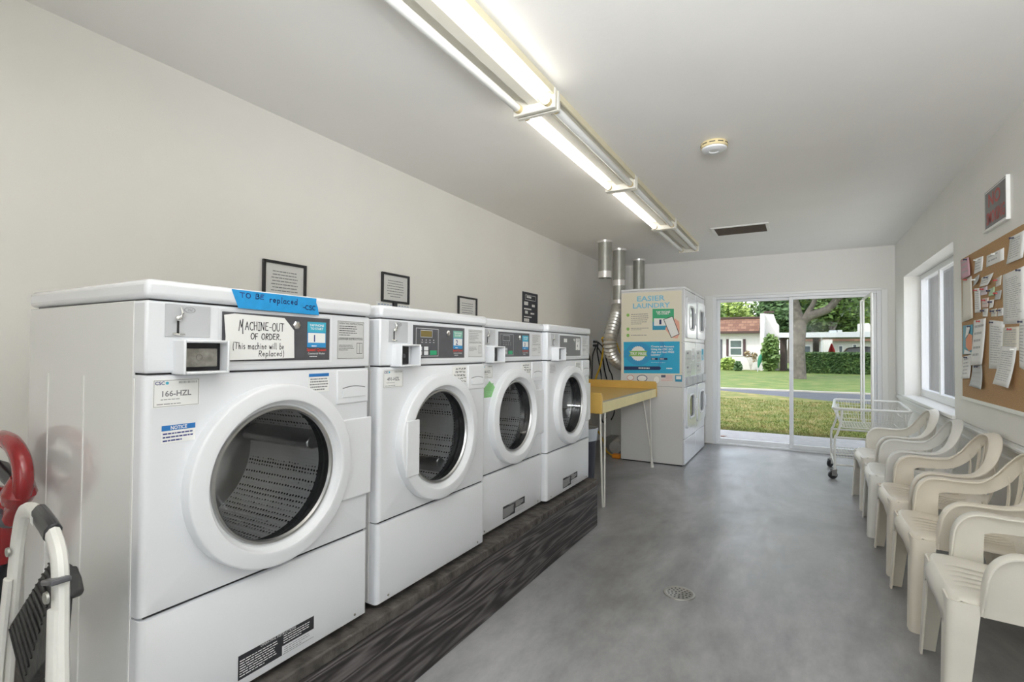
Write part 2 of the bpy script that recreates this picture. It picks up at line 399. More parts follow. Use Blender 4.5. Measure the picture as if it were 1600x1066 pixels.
def hand(mb, s, O, ex, ey, h, width, pen, jit=.03, seed=3):
    rnd = random.Random(seed); O = V(O); ex = V(ex); ey = V(ey)
    tot = sum(HW[c][0]+.16 for c in s); k = width/tot; x = 0
    for c in s:
        wd, strokes = HW[c]; dy = rnd.uniform(-jit, jit); sl = rnd.uniform(-.04, .08)
        for st in strokes:
            q = [O+ex*((x+px+sl*py)*k)+ey*((py+dy)*h) for px, py in st]
            for a, b in zip(q, q[1:]):
                d = (b-a); L = d.length
                if L < 1e-7: continue
                d /= L; nn = d.cross(ex.cross(ey).normalized())*(pen*rnd.uniform(.42, .58)); e = d*pen*.35
                mb.quad(a-e-nn, b+e-nn, b+e+nn, a-e+nn)
        x += wd+.16
EX, EY, EZ = V((1, 0, 0)), V((0, 1, 0)), V((0, 0, 1))

# ------------------------------------------------------------------ room shell
XL, XR, YB, YF, H = -2.407, .964, 7.243, -1.5, 2.469
DX0, DX1, DZ = -1.004, .835, 1.958               # sliding door opening
WY0, WY1, WZ0, WZ1 = 4.705, 6.69, .787, 2.031    # window opening
XLOW = .985                                      # lower right wall, set back under the wall panel
struct(MB().box(XL-.15, XR+.2, YF-.15, YB+.16, -.15, 0).build('floor', FLOOR, smooth=False))
struct(MB().box(XL-.15, XR+.2, YF-.15, YB+.16, H, H+.15).build('ceiling', CEIL, smooth=False))
struct(MB().box(XL-.15, XL, YF-.15, YB+.16, 0, H).build('wall_left', WALL, smooth=False))
b = MB(); b.box(XL, -.30, YF-.15, YF, 0, H).box(.65, XR+.2, YF-.15, YF, 0, H).box(-.30, .65, YF-.15, YF, 2.1, H); struct(b.build('wall_front', WALL, smooth=False))
d2 = struct(empty('added_daylight_door', (.175, YF-.08, 0)))  # glazed door out of view, added to let daylight in behind the camera
b = MB(); b.box(-.475, -.42, -.05, .05, 0, 2.1).box(.42, .475, -.05, .05, 0, 2.1).box(-.42, .42, -.05, .05, 2.05, 2.1).box(-.42, .42, -.05, .05, 0, .03); b.build('door_frame', ALU, d2, smooth=False)
MB().box(-.42, .42, -.004, .002, .03, 2.05).build('glass_pane', PANE, d2, smooth=False)
struct(MB().box(-12, 12, -14, YF-.15, -.3, -.03).build('bounce_ground', mat('bounce_ground_concrete', (.52, .51, .49), .8, noise=.08, nscale=2), smooth=False))  # unseen pale ground added to bounce sunlight in through the rear opening
b = MB(); b.box(XL, DX0, YB, YB+.16, 0, H).box(DX1, XR+.2, YB, YB+.16, 0, H).box(DX0, DX1, YB, YB+.16, DZ, H)
struct(b.build('wall_back', WALL, smooth=False))
b = MB()
b.box(XR, XR+.2, YF, WY0, .77, H).box(XR, XR+.2, WY1, YB, .77, H).box(XR, XR+.2, WY0, WY1, WZ1, H)
b.box(XR+.03, XR+.2, WY0, WY1, .70, WZ0-.012)
b.box(XLOW, XR+.2, YF, YB, 0, .77)
struct(b.build('wall_right', WALLR, smooth=False))
b = MB()                                          # chair rail moulding under the wall panel
b.box(XLOW-.018, XLOW, YF, YB, .715, .765).box(XLOW-.028, XLOW, YF, YB, .730, .748).box(XLOW-.010, XLOW, YF, YB, .655, .672)
struct(b.build('trim_1', TRIM, bevel=.004))
struct(MB().box(XR-.022, XR+.15, WY0-.015, WY1+.0, WZ0-.03, WZ0).build('trim_2', TRIM, bevel=.006))
struct(MB().box(XLOW-.012, XLOW, YF, YB, 0, .085).build('baseboard_right', TRIM, bevel=.003))
# casing beside the sliding door
b = MB(); b.box(DX0-.095, DX0, YB-.022, YB, .012, DZ+.012).box(DX1, DX1+.06, YB-.012, YB, .0, DZ+.012).box(DX0, DX1, YB-.012, YB, DZ, DZ+.03)
struct(b.build('trim_3', TRIM, bevel=.003))

# sliding glass door
d = struct(empty('door_1', (0, YB, 0)))
b = MB()
b.box(DX0, DX0+.045, .0, .12, 0, DZ).box(DX1-.045, DX1, .0, .12, 0, DZ).box(DX0+.045, DX1-.045, .0, .12, DZ-.035, DZ)
b.box(DX0+.045, DX1-.045, .0, .12, 0, .022).box(DX0+.045, DX1-.045, .052, .060, .022, .034)
b.build('door_frame', ALU, d, bevel=.003)
def door_leaf(name, x0, x1, y0, m, sw):
    b = MB(); z0, z1 = .026, DZ-.036
    b.box(x0, x0+sw, y0, y0+.032, z0, z1).box(x1-sw, x1, y0, y0+.032, z0, z1)
    b.box(x0+sw, x1-sw, y0, y0+.032, z0, z0+.05).box(x0+sw, x1-sw, y0, y0+.032, z1-.035, z1)
    f = b.build(name, ALU, d, bevel=.003)
    MB().box(x0+sw-.004, x1-sw+.004, y0+.013, y0+.019, z0+.046, z1-.031).build('glass_pane', m, f, smooth=False)
    return f
door_leaf('fixed_panel', DX0+.046, -.072, .065, PANE, .036)
sp = door_leaf('sliding_panel', -.108, DX1-.046, .014, PANED, .046)
b = MB(); b.box(DX1-.085, DX1-.060, -.010, .016, .93, 1.10)
b.box(DX1-.078, DX1-.067, -.016, -.009, .97, 1.06)
b.build('door_handle', ALU, sp, bevel=.004)

# window in the right wall
wn = struct(empty('window_1', (XR+.135, (WY0+WY1)/2, WZ0)))
hw, hh = (WY1-WY0)/2, WZ1-WZ0
b = MB()
b.box(0, .06, -hw, -hw+.045, 0, hh).box(0, .06, hw-.045, hw, 0, hh).box(0, .06, -hw+.045, hw-.045, 0, .07).box(0, .06, -hw+.045, hw-.045, hh-.05, hh)
b.build('window_frame', ALU, wn, bevel=.004)
b = MB(); b.box(.006, .034, .18, .225, .07, hh-.05).build('meeting_rail', ALU, wn, bevel=.003)
MB().box(.016, .021, -hw+.04, .19, .066, hh-.046).build('window_pane', PANEW, wn, smooth=False)
MB().box(.036, .041, .21, hw-.04, .066, hh-.046).build('window_pane', PANEW, wn, smooth=False)

# ------------------------------------------------------------------ plinth under the washers
pl = empty('washer_plinth', (-1.24, .575, 0))
MB().box(-.040, 0, 0, 2.865, 0, .282).build('front_board', WOOD, pl, bevel=.006)
MB().box(-.90, .004, 0, 2.865, .284, .325).build('top_plank', WOOD2, pl, bevel=.006)
MB().box(-.90, -.86, 0, 2.865, 0, .282).box(-.86, -.045, 2.825, 2.865, 0, .282).build('rear_board', WOOD2, pl)
tag(pl, 'long low plinth of dark charred wood boards carrying the four white washers', 'plinth')

# ------------------------------------------------------------------ washers
WW, WD = .683, .632
YC, ZC = .330, .575
def circ_loop(x, r, pts):
    return [(x, YC+r*c, ZC+r*s) for c, s in pts]
def plate_with_hole(z0, z1, rh):
    """front panel with rolled vertical edges and a round hole"""
    e = .016; per = []
    ny, nz = 20, 20
    for i in range(ny): per.append((i/ny*WW, z0))
    for i in range(nz): per.append((WW, lerp(z0, z1, i/nz)))
    for i in range(ny): per.append((WW*(1-i/ny), z1))
    for i in range(nz): per.append((0, lerp(z1, z0, i/nz)))
    dirs = []
    for y, z in per:
        v = V((y-YC, z-ZC)); v.normalize(); dirs.append((v.x, v.y))
    def inset(t): return [(min(max(y, t), WW-t), min(max(z, z0+t*.35), z1-t*.35)) for y, z in per]
    L = []
    L.append([(-.05, y, z) for y, z in per]); L.append([(-e, y, z) for y, z in per])
    for a in (25, 50, 75, 90):
        t = e*(1-cos(R(a))); x = -e+e*sin(R(a)); L.append([(x, y, z) for y, z in inset(t)])
    L.append(circ_loop(0, rh+.03, dirs)); L.append(circ_loop(0, rh, dirs)); L.append(circ_loop(-.06, rh, dirs))
    return MB().loops(L)
AX = tmat((0, YC, ZC), EY, EZ, EX)      # lathe axis pointing out of the front
FO = V((.0008, 0, 0))
def sticker(parent, name, y0, y1, z0, z1, m, x=0, label=None):
    o = MB().box(x, x+.0008, y0, y1, z0, z1).build(name, m, parent, smooth=False)
    if label: o['label'] = label
    return o
def ink(parent, fn, mats, name='lettering'):
    b = MB(); fn(b); return b.build(name, mats, parent, smooth=False)
def make_washer(kind, loc):
    t = empty('front_load_washer', loc)
    b = MB()                                             # cabinet, open behind the front panels
    b.box(-WD, -.05, 0, .006, .035, 1.027).box(-WD, -.05, WW-.006, WW, .035, 1.027).box(-WD, -WD+.006, .006, WW-.006, .035, 1.027)
    b.box(-WD+.006, -.05, .006, WW-.006, .035, .041)
    c = b.build('cabinet', WHITE2, t, bevel=.002)
    b = MB()
    for x in (-.50, -.29): b.box(x-.002, x+.002, -.0014, .002, .04, .85)
    b.box(-.045, -.0405, -.0014, .003, .04, .85)
    b.build('side_seam', TRIM, c)
    b = MB(); b.loops([[(-.05, 0, .035), (-.05, WW, .035), (-.05, WW, .312), (-.05, 0, .312)]] +
        [[(-.016+.016*sin(R(a)), .016*(1-cos(R(a))), .035+.004*(1-cos(R(a)))), (-.016+.016*sin(R(a)), WW-.016*(1-cos(R(a))), .035+.004*(1-cos(R(a)))),
          (-.016+.016*sin(R(a)), WW-.016*(1-cos(R(a))), .312-.004*(1-cos(R(a)))), (-.016+.016*sin(R(a)), .016*(1-cos(R(a))), .312-.004*(1-cos(R(a))))] for a in (0, 25, 50, 75, 90)], cap1=True)
    lp = b.build('lower_panel', WHITE, t)
    for q in (.055, WW-.055): MB().lathe([(.0, .004), (.002, .004), (.003, .0)], tmat((0, q, .052), EY, EZ, EX), 10).build('screw', BROKEN, lp)
    plate_with_hole(.317, .858, .205).build('front_panel', WHITE, t)
    for x, y in ((-.07, .07), (-.07, WW-.07), (-WD+.07, .07), (-WD+.07, WW-.07)):
        b = MB(); b.lathe([(.015, .022), (.021, .022), (.024, .012), (.036, .012)], M4.Translation((x, y, 0)), 14, cap0=True, cap1=True); b.build('foot', RUBBER, t)
    # control housing and lid
    b = MB(); b.box(-WD+.004, 0, .001, WW-.001, .862, 1.027)
    ch = b.build('control_housing', WHITE, t, bevel=.006)
    b = MB(); b.box(-WD-.004, .008, -.002, WW+.002, 1.031, 1.075)
    b.build('lid', WHITE, t, bevel=.013, segs=4)
    for q0, q1, q2 in ((-WD+.02, 1.026, 1.032), (-WD+.02, .857, .863), (-.05, .310, .319)): MB().box(q0, -.011, .012, WW-.012, q1, q2).build('seam_gap', BLACK, t)
    # door
    ring = [(-.002, .2475), (.028, .2462), (.0315, .2450), (.0335, .2430), (.0343, .2405), (.0352, .2360), (.0380, .2150), (.0392, .2050), (.0388, .2035), (.0375, .2023), (.0350, .2010), (.0230, .1958), (.0220, .1945), (.0140, .1915), (.010, .176)]
    dr = MB().lathe(ring, AX, 96).build('door_ring', WPLAST, t)
    MB().lathe([(.014, .187), (.019, .184), (.019, .178), (.012, .174)], AX, 72).build('inner_trim', STEEL, dr)
    MB().lathe([(.012, .178), (.004, .176), (-.030, .160), (-.070, .146), (-.105, .132), (-.120, .105), (-.126, .05), (-.127, .0002)], AX, 72).build('door_glass', BOWL, dr)
    if kind == 2:
        b = MB(); b.box(.030, .0410, YC-.228, YC-.160, ZC-.118, ZC+.086).build('door_handle', WPLAST, dr, bevel=.003)
    else:
        b = MB(); b.box(.0, .009, .560, WW+.003, .437, .694).build('door_hinge_cover', WPLAST, dr, bevel=.004)
    MB().lathe([(.008, .188), (-.004, .190), (-.02, .186), (-.035, .192), (-.05, .188), (-.062, .205), (-.068, .245)], AX, 64).build('gasket', RUBBER, t)
    dm = MB().lathe([(-.070, .205), (-.075, .243), (-.48, .243)], AX, 64).build('drum', DRUM, t)
    MB().lathe([(-.48, .243), (-.47, .20), (-.455, .16), (-.46, .09), (-.44, .07), (-.44, .0002)], AX, 64).build('drum_back', STEEL, dm)
    a0 = {1: 12, 2: 75, 3: 40, 4: 100}[kind]
    for k in range(3):
        a = R(a0+120*k); c_, s_ = cos(a), sin(a); b = MB()
        pr = [(-.03, .245), (-.022, .205), (-.008, .188), (.008, .188), (.022, .205), (.03, .245)]
        b.prism([(-.10, YC+c_*q-s_*p, ZC+s_*q+c_*p) for p, q in pr], (-.34, 0, 0))
        b.build('drum_baffle', STEEL, dm, bevel=.004)
    # detergent drawer
    b = MB(); b.box(-.002, .0045, .540, .672, .745, .852)
    dw = b.build('detergent_drawer', WPLAST, t, bevel=.006, segs=3)
    b = MB(); pts = [(.0045, .562+.095*i/10, .792+.006*sin(pi*i/10)) for i in range(11)]
    b.prism([V(p) for p in pts]+[V((.0045, .657, .765)), V((.0045, .562, .765))], (.0035, 0, 0)); b.build('finger_grip', WPLAST, dw, bevel=.0015)
    b = MB(); b.prism([(.0047, .562+.095*i/10, .7925+.006*sin(pi*i/10)) for i in range(11)]+[(.0047, .562+.095*(10-i)/10, .7925+.003+.006*sin(pi*(10-i)/10)) for i in range(11)], (.0006, 0, 0)); b.build('grip_slot', INKG, dw, smooth=False)
    # coin slide
    cp = MB().box(-.001, .002, .040, .143, .945, 1.022).build('coin_plate', GREY, t, bevel=.0015); cp['label'] = 'grey coin slot plate'
    b = MB(); b.box(.002, .0028, .0655, .0705, .952, .984); b.build('coin_slot', BLACK, cp, smooth=False)
    b = MB()
    b.tube([(.004, .074, .990), (.010, .074, 1.002), (.006, .072, 1.016)], [.004, .0032, .002], 8)
    b.sphere((.010, .066, .989), .0085, 14, 8, (.7, 1, .8)); b.build('coin_slide', CHROME, cp)
    b = MB(); b.tube([(.004, .056, .953), (.008, .068, .951), (.004, .082, .952)], [.002, .003, .002], 8); b.build('slide_stop', CHROME, cp)
    if kind <= 2:
        b = MB(); frame_pts = [V((.0026, .094+.012*cos(2*pi*i/20), 1.010+.0065*sin(2*pi*i/20))) for i in range(20)]
        b.tube(frame_pts, .0005, 4, closed=True); text(b, '25¢', V((.0026, .094, 1.0075)), EY, EZ, height=.006)
        b.build('price_mark', INKG, cp, smooth=False)
    # coin box with its hood
    b = MB(); y0, y1, z0, z1, px = .060, .168, .858, .939, .046
    b.box(-.01, px, y0, y0+.006, z0, z1).box(-.01, px, y1-.006, y1, z0, z1).box(-.01, px, y0+.006, y1-.006, z0, z0+.007).box(-.01, px, y0+.006, y1-.006, z1-.007, z1)
    hd = b.build('coin_box_hood', WPLAST, t, bevel=.0035)
    if kind == 1:
        o = MB().box(.0, .012, y0+.006, y1-.006, z0+.007, z1-.007).build('coin_box_recess', BLACK, hd, smooth=False)
        o = MB().box(.012, .026, y0+.007, y1-.020, z0+.017, z1-.020).build('coin_box_front', BROKEN, hd, bevel=.002); o['label'] = 'scuffed bare metal coin box front'
        b = MB(); b.tube([(.027, .105+.007*cos(a*.6), .898+.007*sin(a*.6)) for a in range(11)], .0016, 6); b.build('broken_lock', BROKEN, hd)
    else:
        o = MB().box(.0, .030, y0+.006, y1-.050, z0+.008, z1-.008).build('coin_box_front', BLACK, hd, bevel=.003)
        MB().lathe([(0, .008), (.002, .008), (.003, .006), (.001, .004), (.001, .0001)], tmat((.030, y0+.030, .896), EY, EZ, EX), 18).build('lock', DGREY, hd)
    # control panel
    cpn = MB().box(-.001, .0012, .173, .511, .886, 1.013).build('control_panel', DGREY if kind != 4 else mat('faded_grey_panel', (.16, .16, .165), .4), t, bevel=.0008); cpn['label'] = 'dark grey control panel'
    b = MB(); frame_rect(b, (.0011, 0, 0), EY, EZ, .165, .519, .878, 1.021, .004); b.build('panel_bezel', WPLAST, t, smooth=False)
    O = V((.0022, 0, 0))
    def py(f): return .173+.338*f
    def pz(f): return 1.013-.127*f
    MB().lathe([(0, .013), (.003, .013), (.006, .009), (.007, .0001)], tmat((.0012, py(.645), pz(.20)), EY, EZ, EX), 6).build('key_lock', CHROME, cpn, smooth=False)
    num = {1: '1', 2: '2', 3: '3', 4: '4'}[kind]
    top = {1: TEAL, 2: MINT, 3: TEAL, 4: PAPER}[kind]; low = {1: SBLUE, 2: SBLUE, 3: SBLUE, 4: PAPER}[kind]
    st = MB().box(.0012, .0018, py(.755), py(.955), pz(.70), pz(.10)).build('phone_payment_sticker', low, cpn, smooth=False)
    b = MB(); rect(b, (.0019, 0, 0), EY, EZ, py(.755), py(.955), pz(.34), pz(.10)); b.build('sticker_top', top, st, smooth=False)
    b = MB(); rect(b, (.0020, 0, 0), EY, EZ, py(.762), py(.948), pz(.59), pz(.36))
    wi = WINK if kind != 4 else INKG
    b.build('number_field', PAPER, st, smooth=False)
    def f(b):
        text(b, 'TAP PHONE', V((.0021, py(.855), pz(.205))), EY, EZ, width=.052, bold=True); text(b, 'TO START', V((.0021, py(.855), pz(.285))), EY, EZ, width=.046, bold=True)
    ink(st, f, wi); ink(st, lambda b: bars(b, V((.0021, py(.80), pz(.69))), EY, EZ, .030, .006, 1), wi, 'fine_print')
    ink(st, lambda b: text(b, num, V((.0022, py(.83), pz(.565))), EY, EZ, height=.021, bold=True), INKB if kind != 4 else INKG, 'number')
    if kind != 4:
        ink(cpn, lambda b: text(b, 'Speed Queen', V((.0019, py(.855), pz(.785))), EY, EZ, width=.070, height=.0085, bold=True), RED, 'red_lettering')
        def f(b):
            text(b, 'Commercial Washer', V((.0019, py(.855), pz(.865))), EY, EZ, width=.062, height=.006); bars(b, V((.0019, py(.78), pz(.93))), EY, EZ, .045, .004, 1)
        ink(cpn, f, WINK)
    if kind in (2, 3):
        b = MB(); frame_rect(b, O, EY, EZ, py(.045), py(.455), pz(.94), pz(.08), .0018); b.build('keypad_border', WINK if kind == 2 else GREY, cpn, smooth=False)
        b = MB(); b.box(.0012, .0035, py(.13), py(.325), pz(.345), pz(.15)); lc = b.build('display', AMBER if kind == 2 else DGREY, cpn, bevel=.001)
        b = MB(); frame_rect(b, (.0036, 0, 0), EY, EZ, py(.12), py(.335), pz(.36), pz(.135), .0022); b.build('display_bezel', GREY, lc, smooth=False)
        b = MB()
        for q in (.155, .225, .295, .365): disc(b, O, EY, EZ, py(q), pz(.44), .0024, 12); rect(b, O, EY, EZ, py(q)-.005, py(q)+.005, pz(.52), pz(.505))
        b.build('indicator_mark', WINK if kind == 2 else GREY, cpn, smooth=False)
        for q, z_ in ((.115, .70), (.225, .70), (.115, .84), (.225, .84)):
            MB().box(.0012, .0036, py(q)-.012, py(q)+.012, pz(z_)-.0075, pz(z_)+.0075).build('button', WPLAST if kind == 2 else GREY, cpn, bevel=.001)
        MB().box(.0012, .0036, py(.30), py(.42), pz(.90), pz(.76)).build('start_button', GBTN, cpn, bevel=.001)['label'] = 'green start button'
    if kind == 4:
        b = MB(); rect(b, O, EY, EZ, py(.17), py(.32), pz(.32), pz(.14)); disc(b, O, EY, EZ, py(.22), pz(.86), .004); disc(b, O, EY, EZ, py(.30), pz(.86), .004); b.build('paper_scrap', PAPER, cpn, smooth=False)
    # printed instructions
    ip = MB().box(-.001, .001, .541, .653, .888, 1.010).build('instruction_plate', mat('instruction_grey', (.60, .60, .59), .5) if kind == 1 else mat('instruction_pale', (.70, .70, .70), .5), t, smooth=False)
    def f(b):
        o = V((.0015, 0, 0)); bars(b, V((.0015, .548, .962)), EY, EZ, .075, .035, 5, .28, 5); bars(b, V((.0015, .548, .915)), EY, EZ, .062, .020, 4, .3, 8)
        text(b, 'OPERATING INSTRUCTIONS', V((.0015, .597, .999)), EY, EZ, width=.10); text(b, 'DISPENSER INSTRUCTIONS', V((.0015, .597, .949)), EY, EZ, width=.10)
        rect(b, o, EY, EZ, .548, .646, .9555, .9563); frame_rect(b, o, EY, EZ, .622, .646, .905, .940, .0012); rect(b, o, EY, EZ, .634, .6352, .905, .940)
        frame_rect(b, o, EY, EZ, .5425, .6515, .8895, 1.0085, .0008)
    ink(ip, f, INK if kind == 1 else INKG)
    # serial label
    if kind != 4:
        s = sticker(t, 'serial_label', .018, .120, .783, .847, PAPER)
        def f(b):
            o = V((.0012, 0, 0)); frame_rect(b, o, EY, EZ, .0195, .1185, .7845, .8455, .0010)
            text(b, {1: '166-HZL', 2: '491-HZL', 3: '168-HZL'}[kind], V((.0012, .069, .808)), EY, EZ, width=.064, bold=True)
            bars(b, V((.0012, .034, .799)), EY, EZ, .070, .004, 1, .4, 3); bars(b, V((.0012, .026, .788)), EY, EZ, .086, .006, 1, .3, 2)
            for k in range(22): rect(b, o, EY, EZ, .073+k*.0019, .073+k*.0019+random.choice((.0006, .0011)), .8365, .842)
        ink(s, f, INKG)
        ink(s, lambda b: text(b, 'CSC', V((.0013, .032, .8350)), EY, EZ, width=.020, bold=True), INKB, 'logo_lettering')
        ink(s, lambda b: disc(b, (.0013, 0, 0), EY, EZ, .0475, .8385, .0035), TEAL, 'logo_dot')
    else:
        s = sticker(t, 'serial_label', .025, .118, .782, .845, mat('worn_label', (.66, .66, .67), .6)); ink(s, lambda b: bars(b, V((.0012, .030, .786)), EY, EZ, .08, .052, 6, .3, 4), INKG)
    # sticker beside the drawer
    if kind == 1:
        s = sticker(t, 'warning_sticker', .435, .511, .790, .846, PAPER)
        ink(s, lambda b: bars(b, V((.0012, .439, .793)), EY, EZ, .068, .040, 5, .45, 9, both=True), INKG)
        ink(s, lambda b: rect(b, (.0012, 0, 0), EY, EZ, .436, .510, .836, .8455), BLUE, 'blue_band')
        s = sticker(t, 'notice_sticker', .037, .112, .700, .741, PAPER)
        ink(s, lambda b: rect(b, (.0012, 0, 0), EY, EZ, .0372, .1118, .7285, .7408), BLUE, 'blue_band')
        ink(s, lambda b: text(b, 'NOTICE', V((.0016, .0745, .7305)), EY, EZ, width=.036, height=.0085, bold=True), WINK)
        ink(s, lambda b: bars(b, V((.0012, .040, .702)), EY, EZ, .069, .024, 3, .4, 6), INKB, 'fine_print')
    elif kind in (2, 3):
        s = sticker(t, 'paper_note', .425, .530, .778, .850, PAPER, label='small note written by hand')
        rnd = random.Random(kind)
        def f(b):
            for r_ in range(5):
                x = .432+rnd.uniform(0, .02); z = .838-r_*.0135
                while x < .515-rnd.uniform(0, .02):
                    L = rnd.uniform(.012, .024); b.tube([(.0014, x+L*k/6, z+rnd.uniform(-.004, .004)) for k in range(7)], .0011, 4); x += L+.006
        ink(s, f, INK, 'handwriting')
    else:
        s = sticker(t, 'paper_note', .430, .512, .790, .846, PAPER); ink(s, lambda b: bars(b, V((.0012, .434, .795)), EY, EZ, .072, .046, 5, .4, 5), INKG)
    # black instruction label near the floor
    if kind != 2:
        m = INK
        b = MB(); rect(b, FO, EY, EZ, .230, .359, .058, .121); rect(b, FO, EY, EZ, .359, .466, .083, .121)
        rect(b, FO, EY, EZ, .362, .466, .0585, .0595); s = b.build('black_label', m, lp, smooth=False)
        def f(b):
            bars(b, V((.0013, .234, .064)), EY, EZ, .118, .046, 7, .35, 12); bars(b, V((.0013, .363, .088)), EY, EZ, .098, .026, 4, .35, 13); text(b, 'OPERATING INSTRUCTIONS', V((.0013, .348, .1145)), EY, EZ, width=.11)
        ink(s, f, WINK)
        ink(lp, lambda b: bars(b, V((.0008, .366, .062)), EY, EZ, .095, .018, 3, .3, 14), INKG, 'fine_print')
    if kind == 3:
        b = MB(); b.prism([(.0003, y, z) for y, z in ((.045, .690), (.140, .690), (.140, .733), (.146, .733), (.128, .748), (.128, .757), (.118, .757), (.118, .752), (.094, .768), (.040, .733), (.045, .733))], (.001, 0, 0))
        o = b.build('house_shaped_sticker', GREEN, t, smooth=False); o['label'] = 'green sticker cut like a house'
        ink(o, lambda b: bars(b, V((.0016, .060, .700)), EY, EZ, .065, .022, 3, .35, 3), mat('pale_green_ink', (.35, .62, .33), .6))
    if kind == 1:
        n = MB(); P = [(.175, .889), (.178, .950), (.173, 1.004), (.200, 1.009), (.345, 1.006), (.377, .972), (.379, .893)]
        nn = []
        for q in P: nn.append(V((.0085, q[0], q[1])))
        n.prism(nn, (.0006, 0, 0)); pn = n.build('paper_note', PAPER, t, smooth=False); pn['label'] = 'white paper note with black handwriting'
        def f(b):
            x = .0093
            hand(b, 'MACHINE-OUT', (x, .212, .968), EY, EZ, .022, .135, .0022, seed=4); hand(b, 'OF ORDER.', (x, .245, .944), EY, EZ, .016, .092, .0022, seed=5)
            hand(b, '(This machine will be', (x, .196, .918), EY, EZ, .017, .150, .0017, seed=6); hand(b, 'Replaced)', (x, .268, .899), EY, EZ, .015, .080, .0017, seed=8)
        ink(pn, f, INK, 'handwriting')
        n = MB(); P = [(.191, 1.071), (.256, 1.0705), (.453, 1.0705), (.452, 1.058), (.458, 1.045), (.463, 1.021), (.330, 1.0225), (.210, 1.024)]
        n.prism([V((.0088, q[0], q[1])) for q in P], (.0005, 0, 0)); tp = n.build('painters_tape', TAPE, t, smooth=False); tp['label'] = 'strip of blue tape with black handwriting'
        def f(b):
            x = .0096
            hand(b, 'TO BE', (x, .214, 1.052), EY, V((0, -.06, .998)), .0125, .070, .0024, seed=4)
            hand(b, 'replaced', (x, .298, 1.046), EY, V((0, -.06, .998)), .0165, .092, .0024, seed=5); hand(b, '-CSC', (x, .405, 1.035), EY, EZ, .0125, .046, .0024, seed=6)
        ink(tp, f, INKB, 'handwriting')
    return t
W_AT = [(1, (-1.268, .584, .310), 'white front load washer nearest the camera, blue tape and out of order note on it'),
        (2, (-1.268, 1.313, .310), 'white washer number 2, amber display and green start button, second from the camera'),
        (3, (-1.315, 2.016, .310), 'white washer number 3 with a green house sticker on its front'),
        (4, (-1.285, 2.704, .310), 'white washer at the far end of the row, beside the yellow table')]
for k, loc, lb in W_AT: tag(make_washer(k, loc), lb, 'washing machine', 'front load washers on the wooden plinth')

# ------------------------------------------------------------------ yellow folding table on hairpin legs
t = empty('folding_table', (-1.85, 4.65, 0))
x0, x1, y0, y1 = -.50, .52, -.885, .87
o = MB().box(x0+.022, x1-.022, y0+.0235, y1-.0235, .800, .826).build('table_top', YEL, t, bevel=.002)
MB().box(x1-.022, x1, y0+.026, y1-.026, .742, .8262).build('front_fascia', YELP, t, bevel=.002)['label'] = 'pale yellow front fascia'
MB().box(x1-.046, x1-.004, y0+.03, y1-.03, .8263, .8275).build('edge_strip', EDGE, o, smooth=False)['label'] = 'grey strip along the front edge'
for ya, nm in ((y0, 'near'), (y1-.024, 'far')):
    b = MB(); b.prism([(x0, ya, .742), (x1+.004, ya, .742), (x1+.004, ya, .878), (x1-.010, ya, .905), (x0, ya, .905)], (0, .024, 0)); b.build('end_board', YEL, t, bevel=.003)
MB().box(x0, x0+.022, y0+.024, y1-.024, .742, .905).build('back_board', YEL, t, bevel=.003)
def hairpin(cx, cy, dx):
    b = MB(); foot = V((cx, cy, .008))
    b.tube(smooth_path([(cx-.01, cy-.055, .80), (cx-.004, cy-.012, .03), (cx, cy, .008), (cx+.004, cy+.010, .03), (cx+.012*0-.12*dx, cy+.028, .80)], 5), .0075, 8)
    b.box(cx-.13, cx-.03, cy-.07, cy+.045, .789, .799)
    b.build('hairpin_leg', BEIGEW, t)
hairpin(.505, y0+.10, .0); hairpin(.49, y1-.075, 1.0); hairpin(-.36, y0+.10, 0); hairpin(-.36, y1-.075, 0)
tag(t, 'yellow laminate table with raised end boards on thin white hairpin legs', 'table')
# small things on and under it
b = MB(); b.tube(smooth_path([(0, -.07, .009), (.03, -.02, .008), (.01, .04, .011), (-.02, .08, .008), (-.03, .02, .010), (0, -.05, .012)], 5), .008, 8)
o = b.build('black_cable', BLACK, loc=(-1.95, 5.05, .826)); tag(o, 'short dark cable lying loose on the yellow table top', 'cable')
t = empty('waste_bin', (-1.72, 4.28, 0))
b = MB(); b.lathe([(0, .125), (.01, .13), (.52, .16), (.53, .165), (.53, .155), (.03, .12)], None, 28, cap0=True); b.build('bin_body', mat('slate_bin', (.06, .065, .085), .45), t)
b = MB(); b.lathe([(.44, .1615), (.47, .166), (.50, .166), (.535, .171), (.548, .166), (.535, .152), (.40, .145)], None, 28); b.build('bin_liner', mat('pale_blue_bag', (.62, .68, .74), .35, bump=.6, bscale=22), t)['label'] = 'pale blue bag over the rim'
tag(t, 'dark slate bin with a pale blue bag under the near end of the yellow table', 'bin')

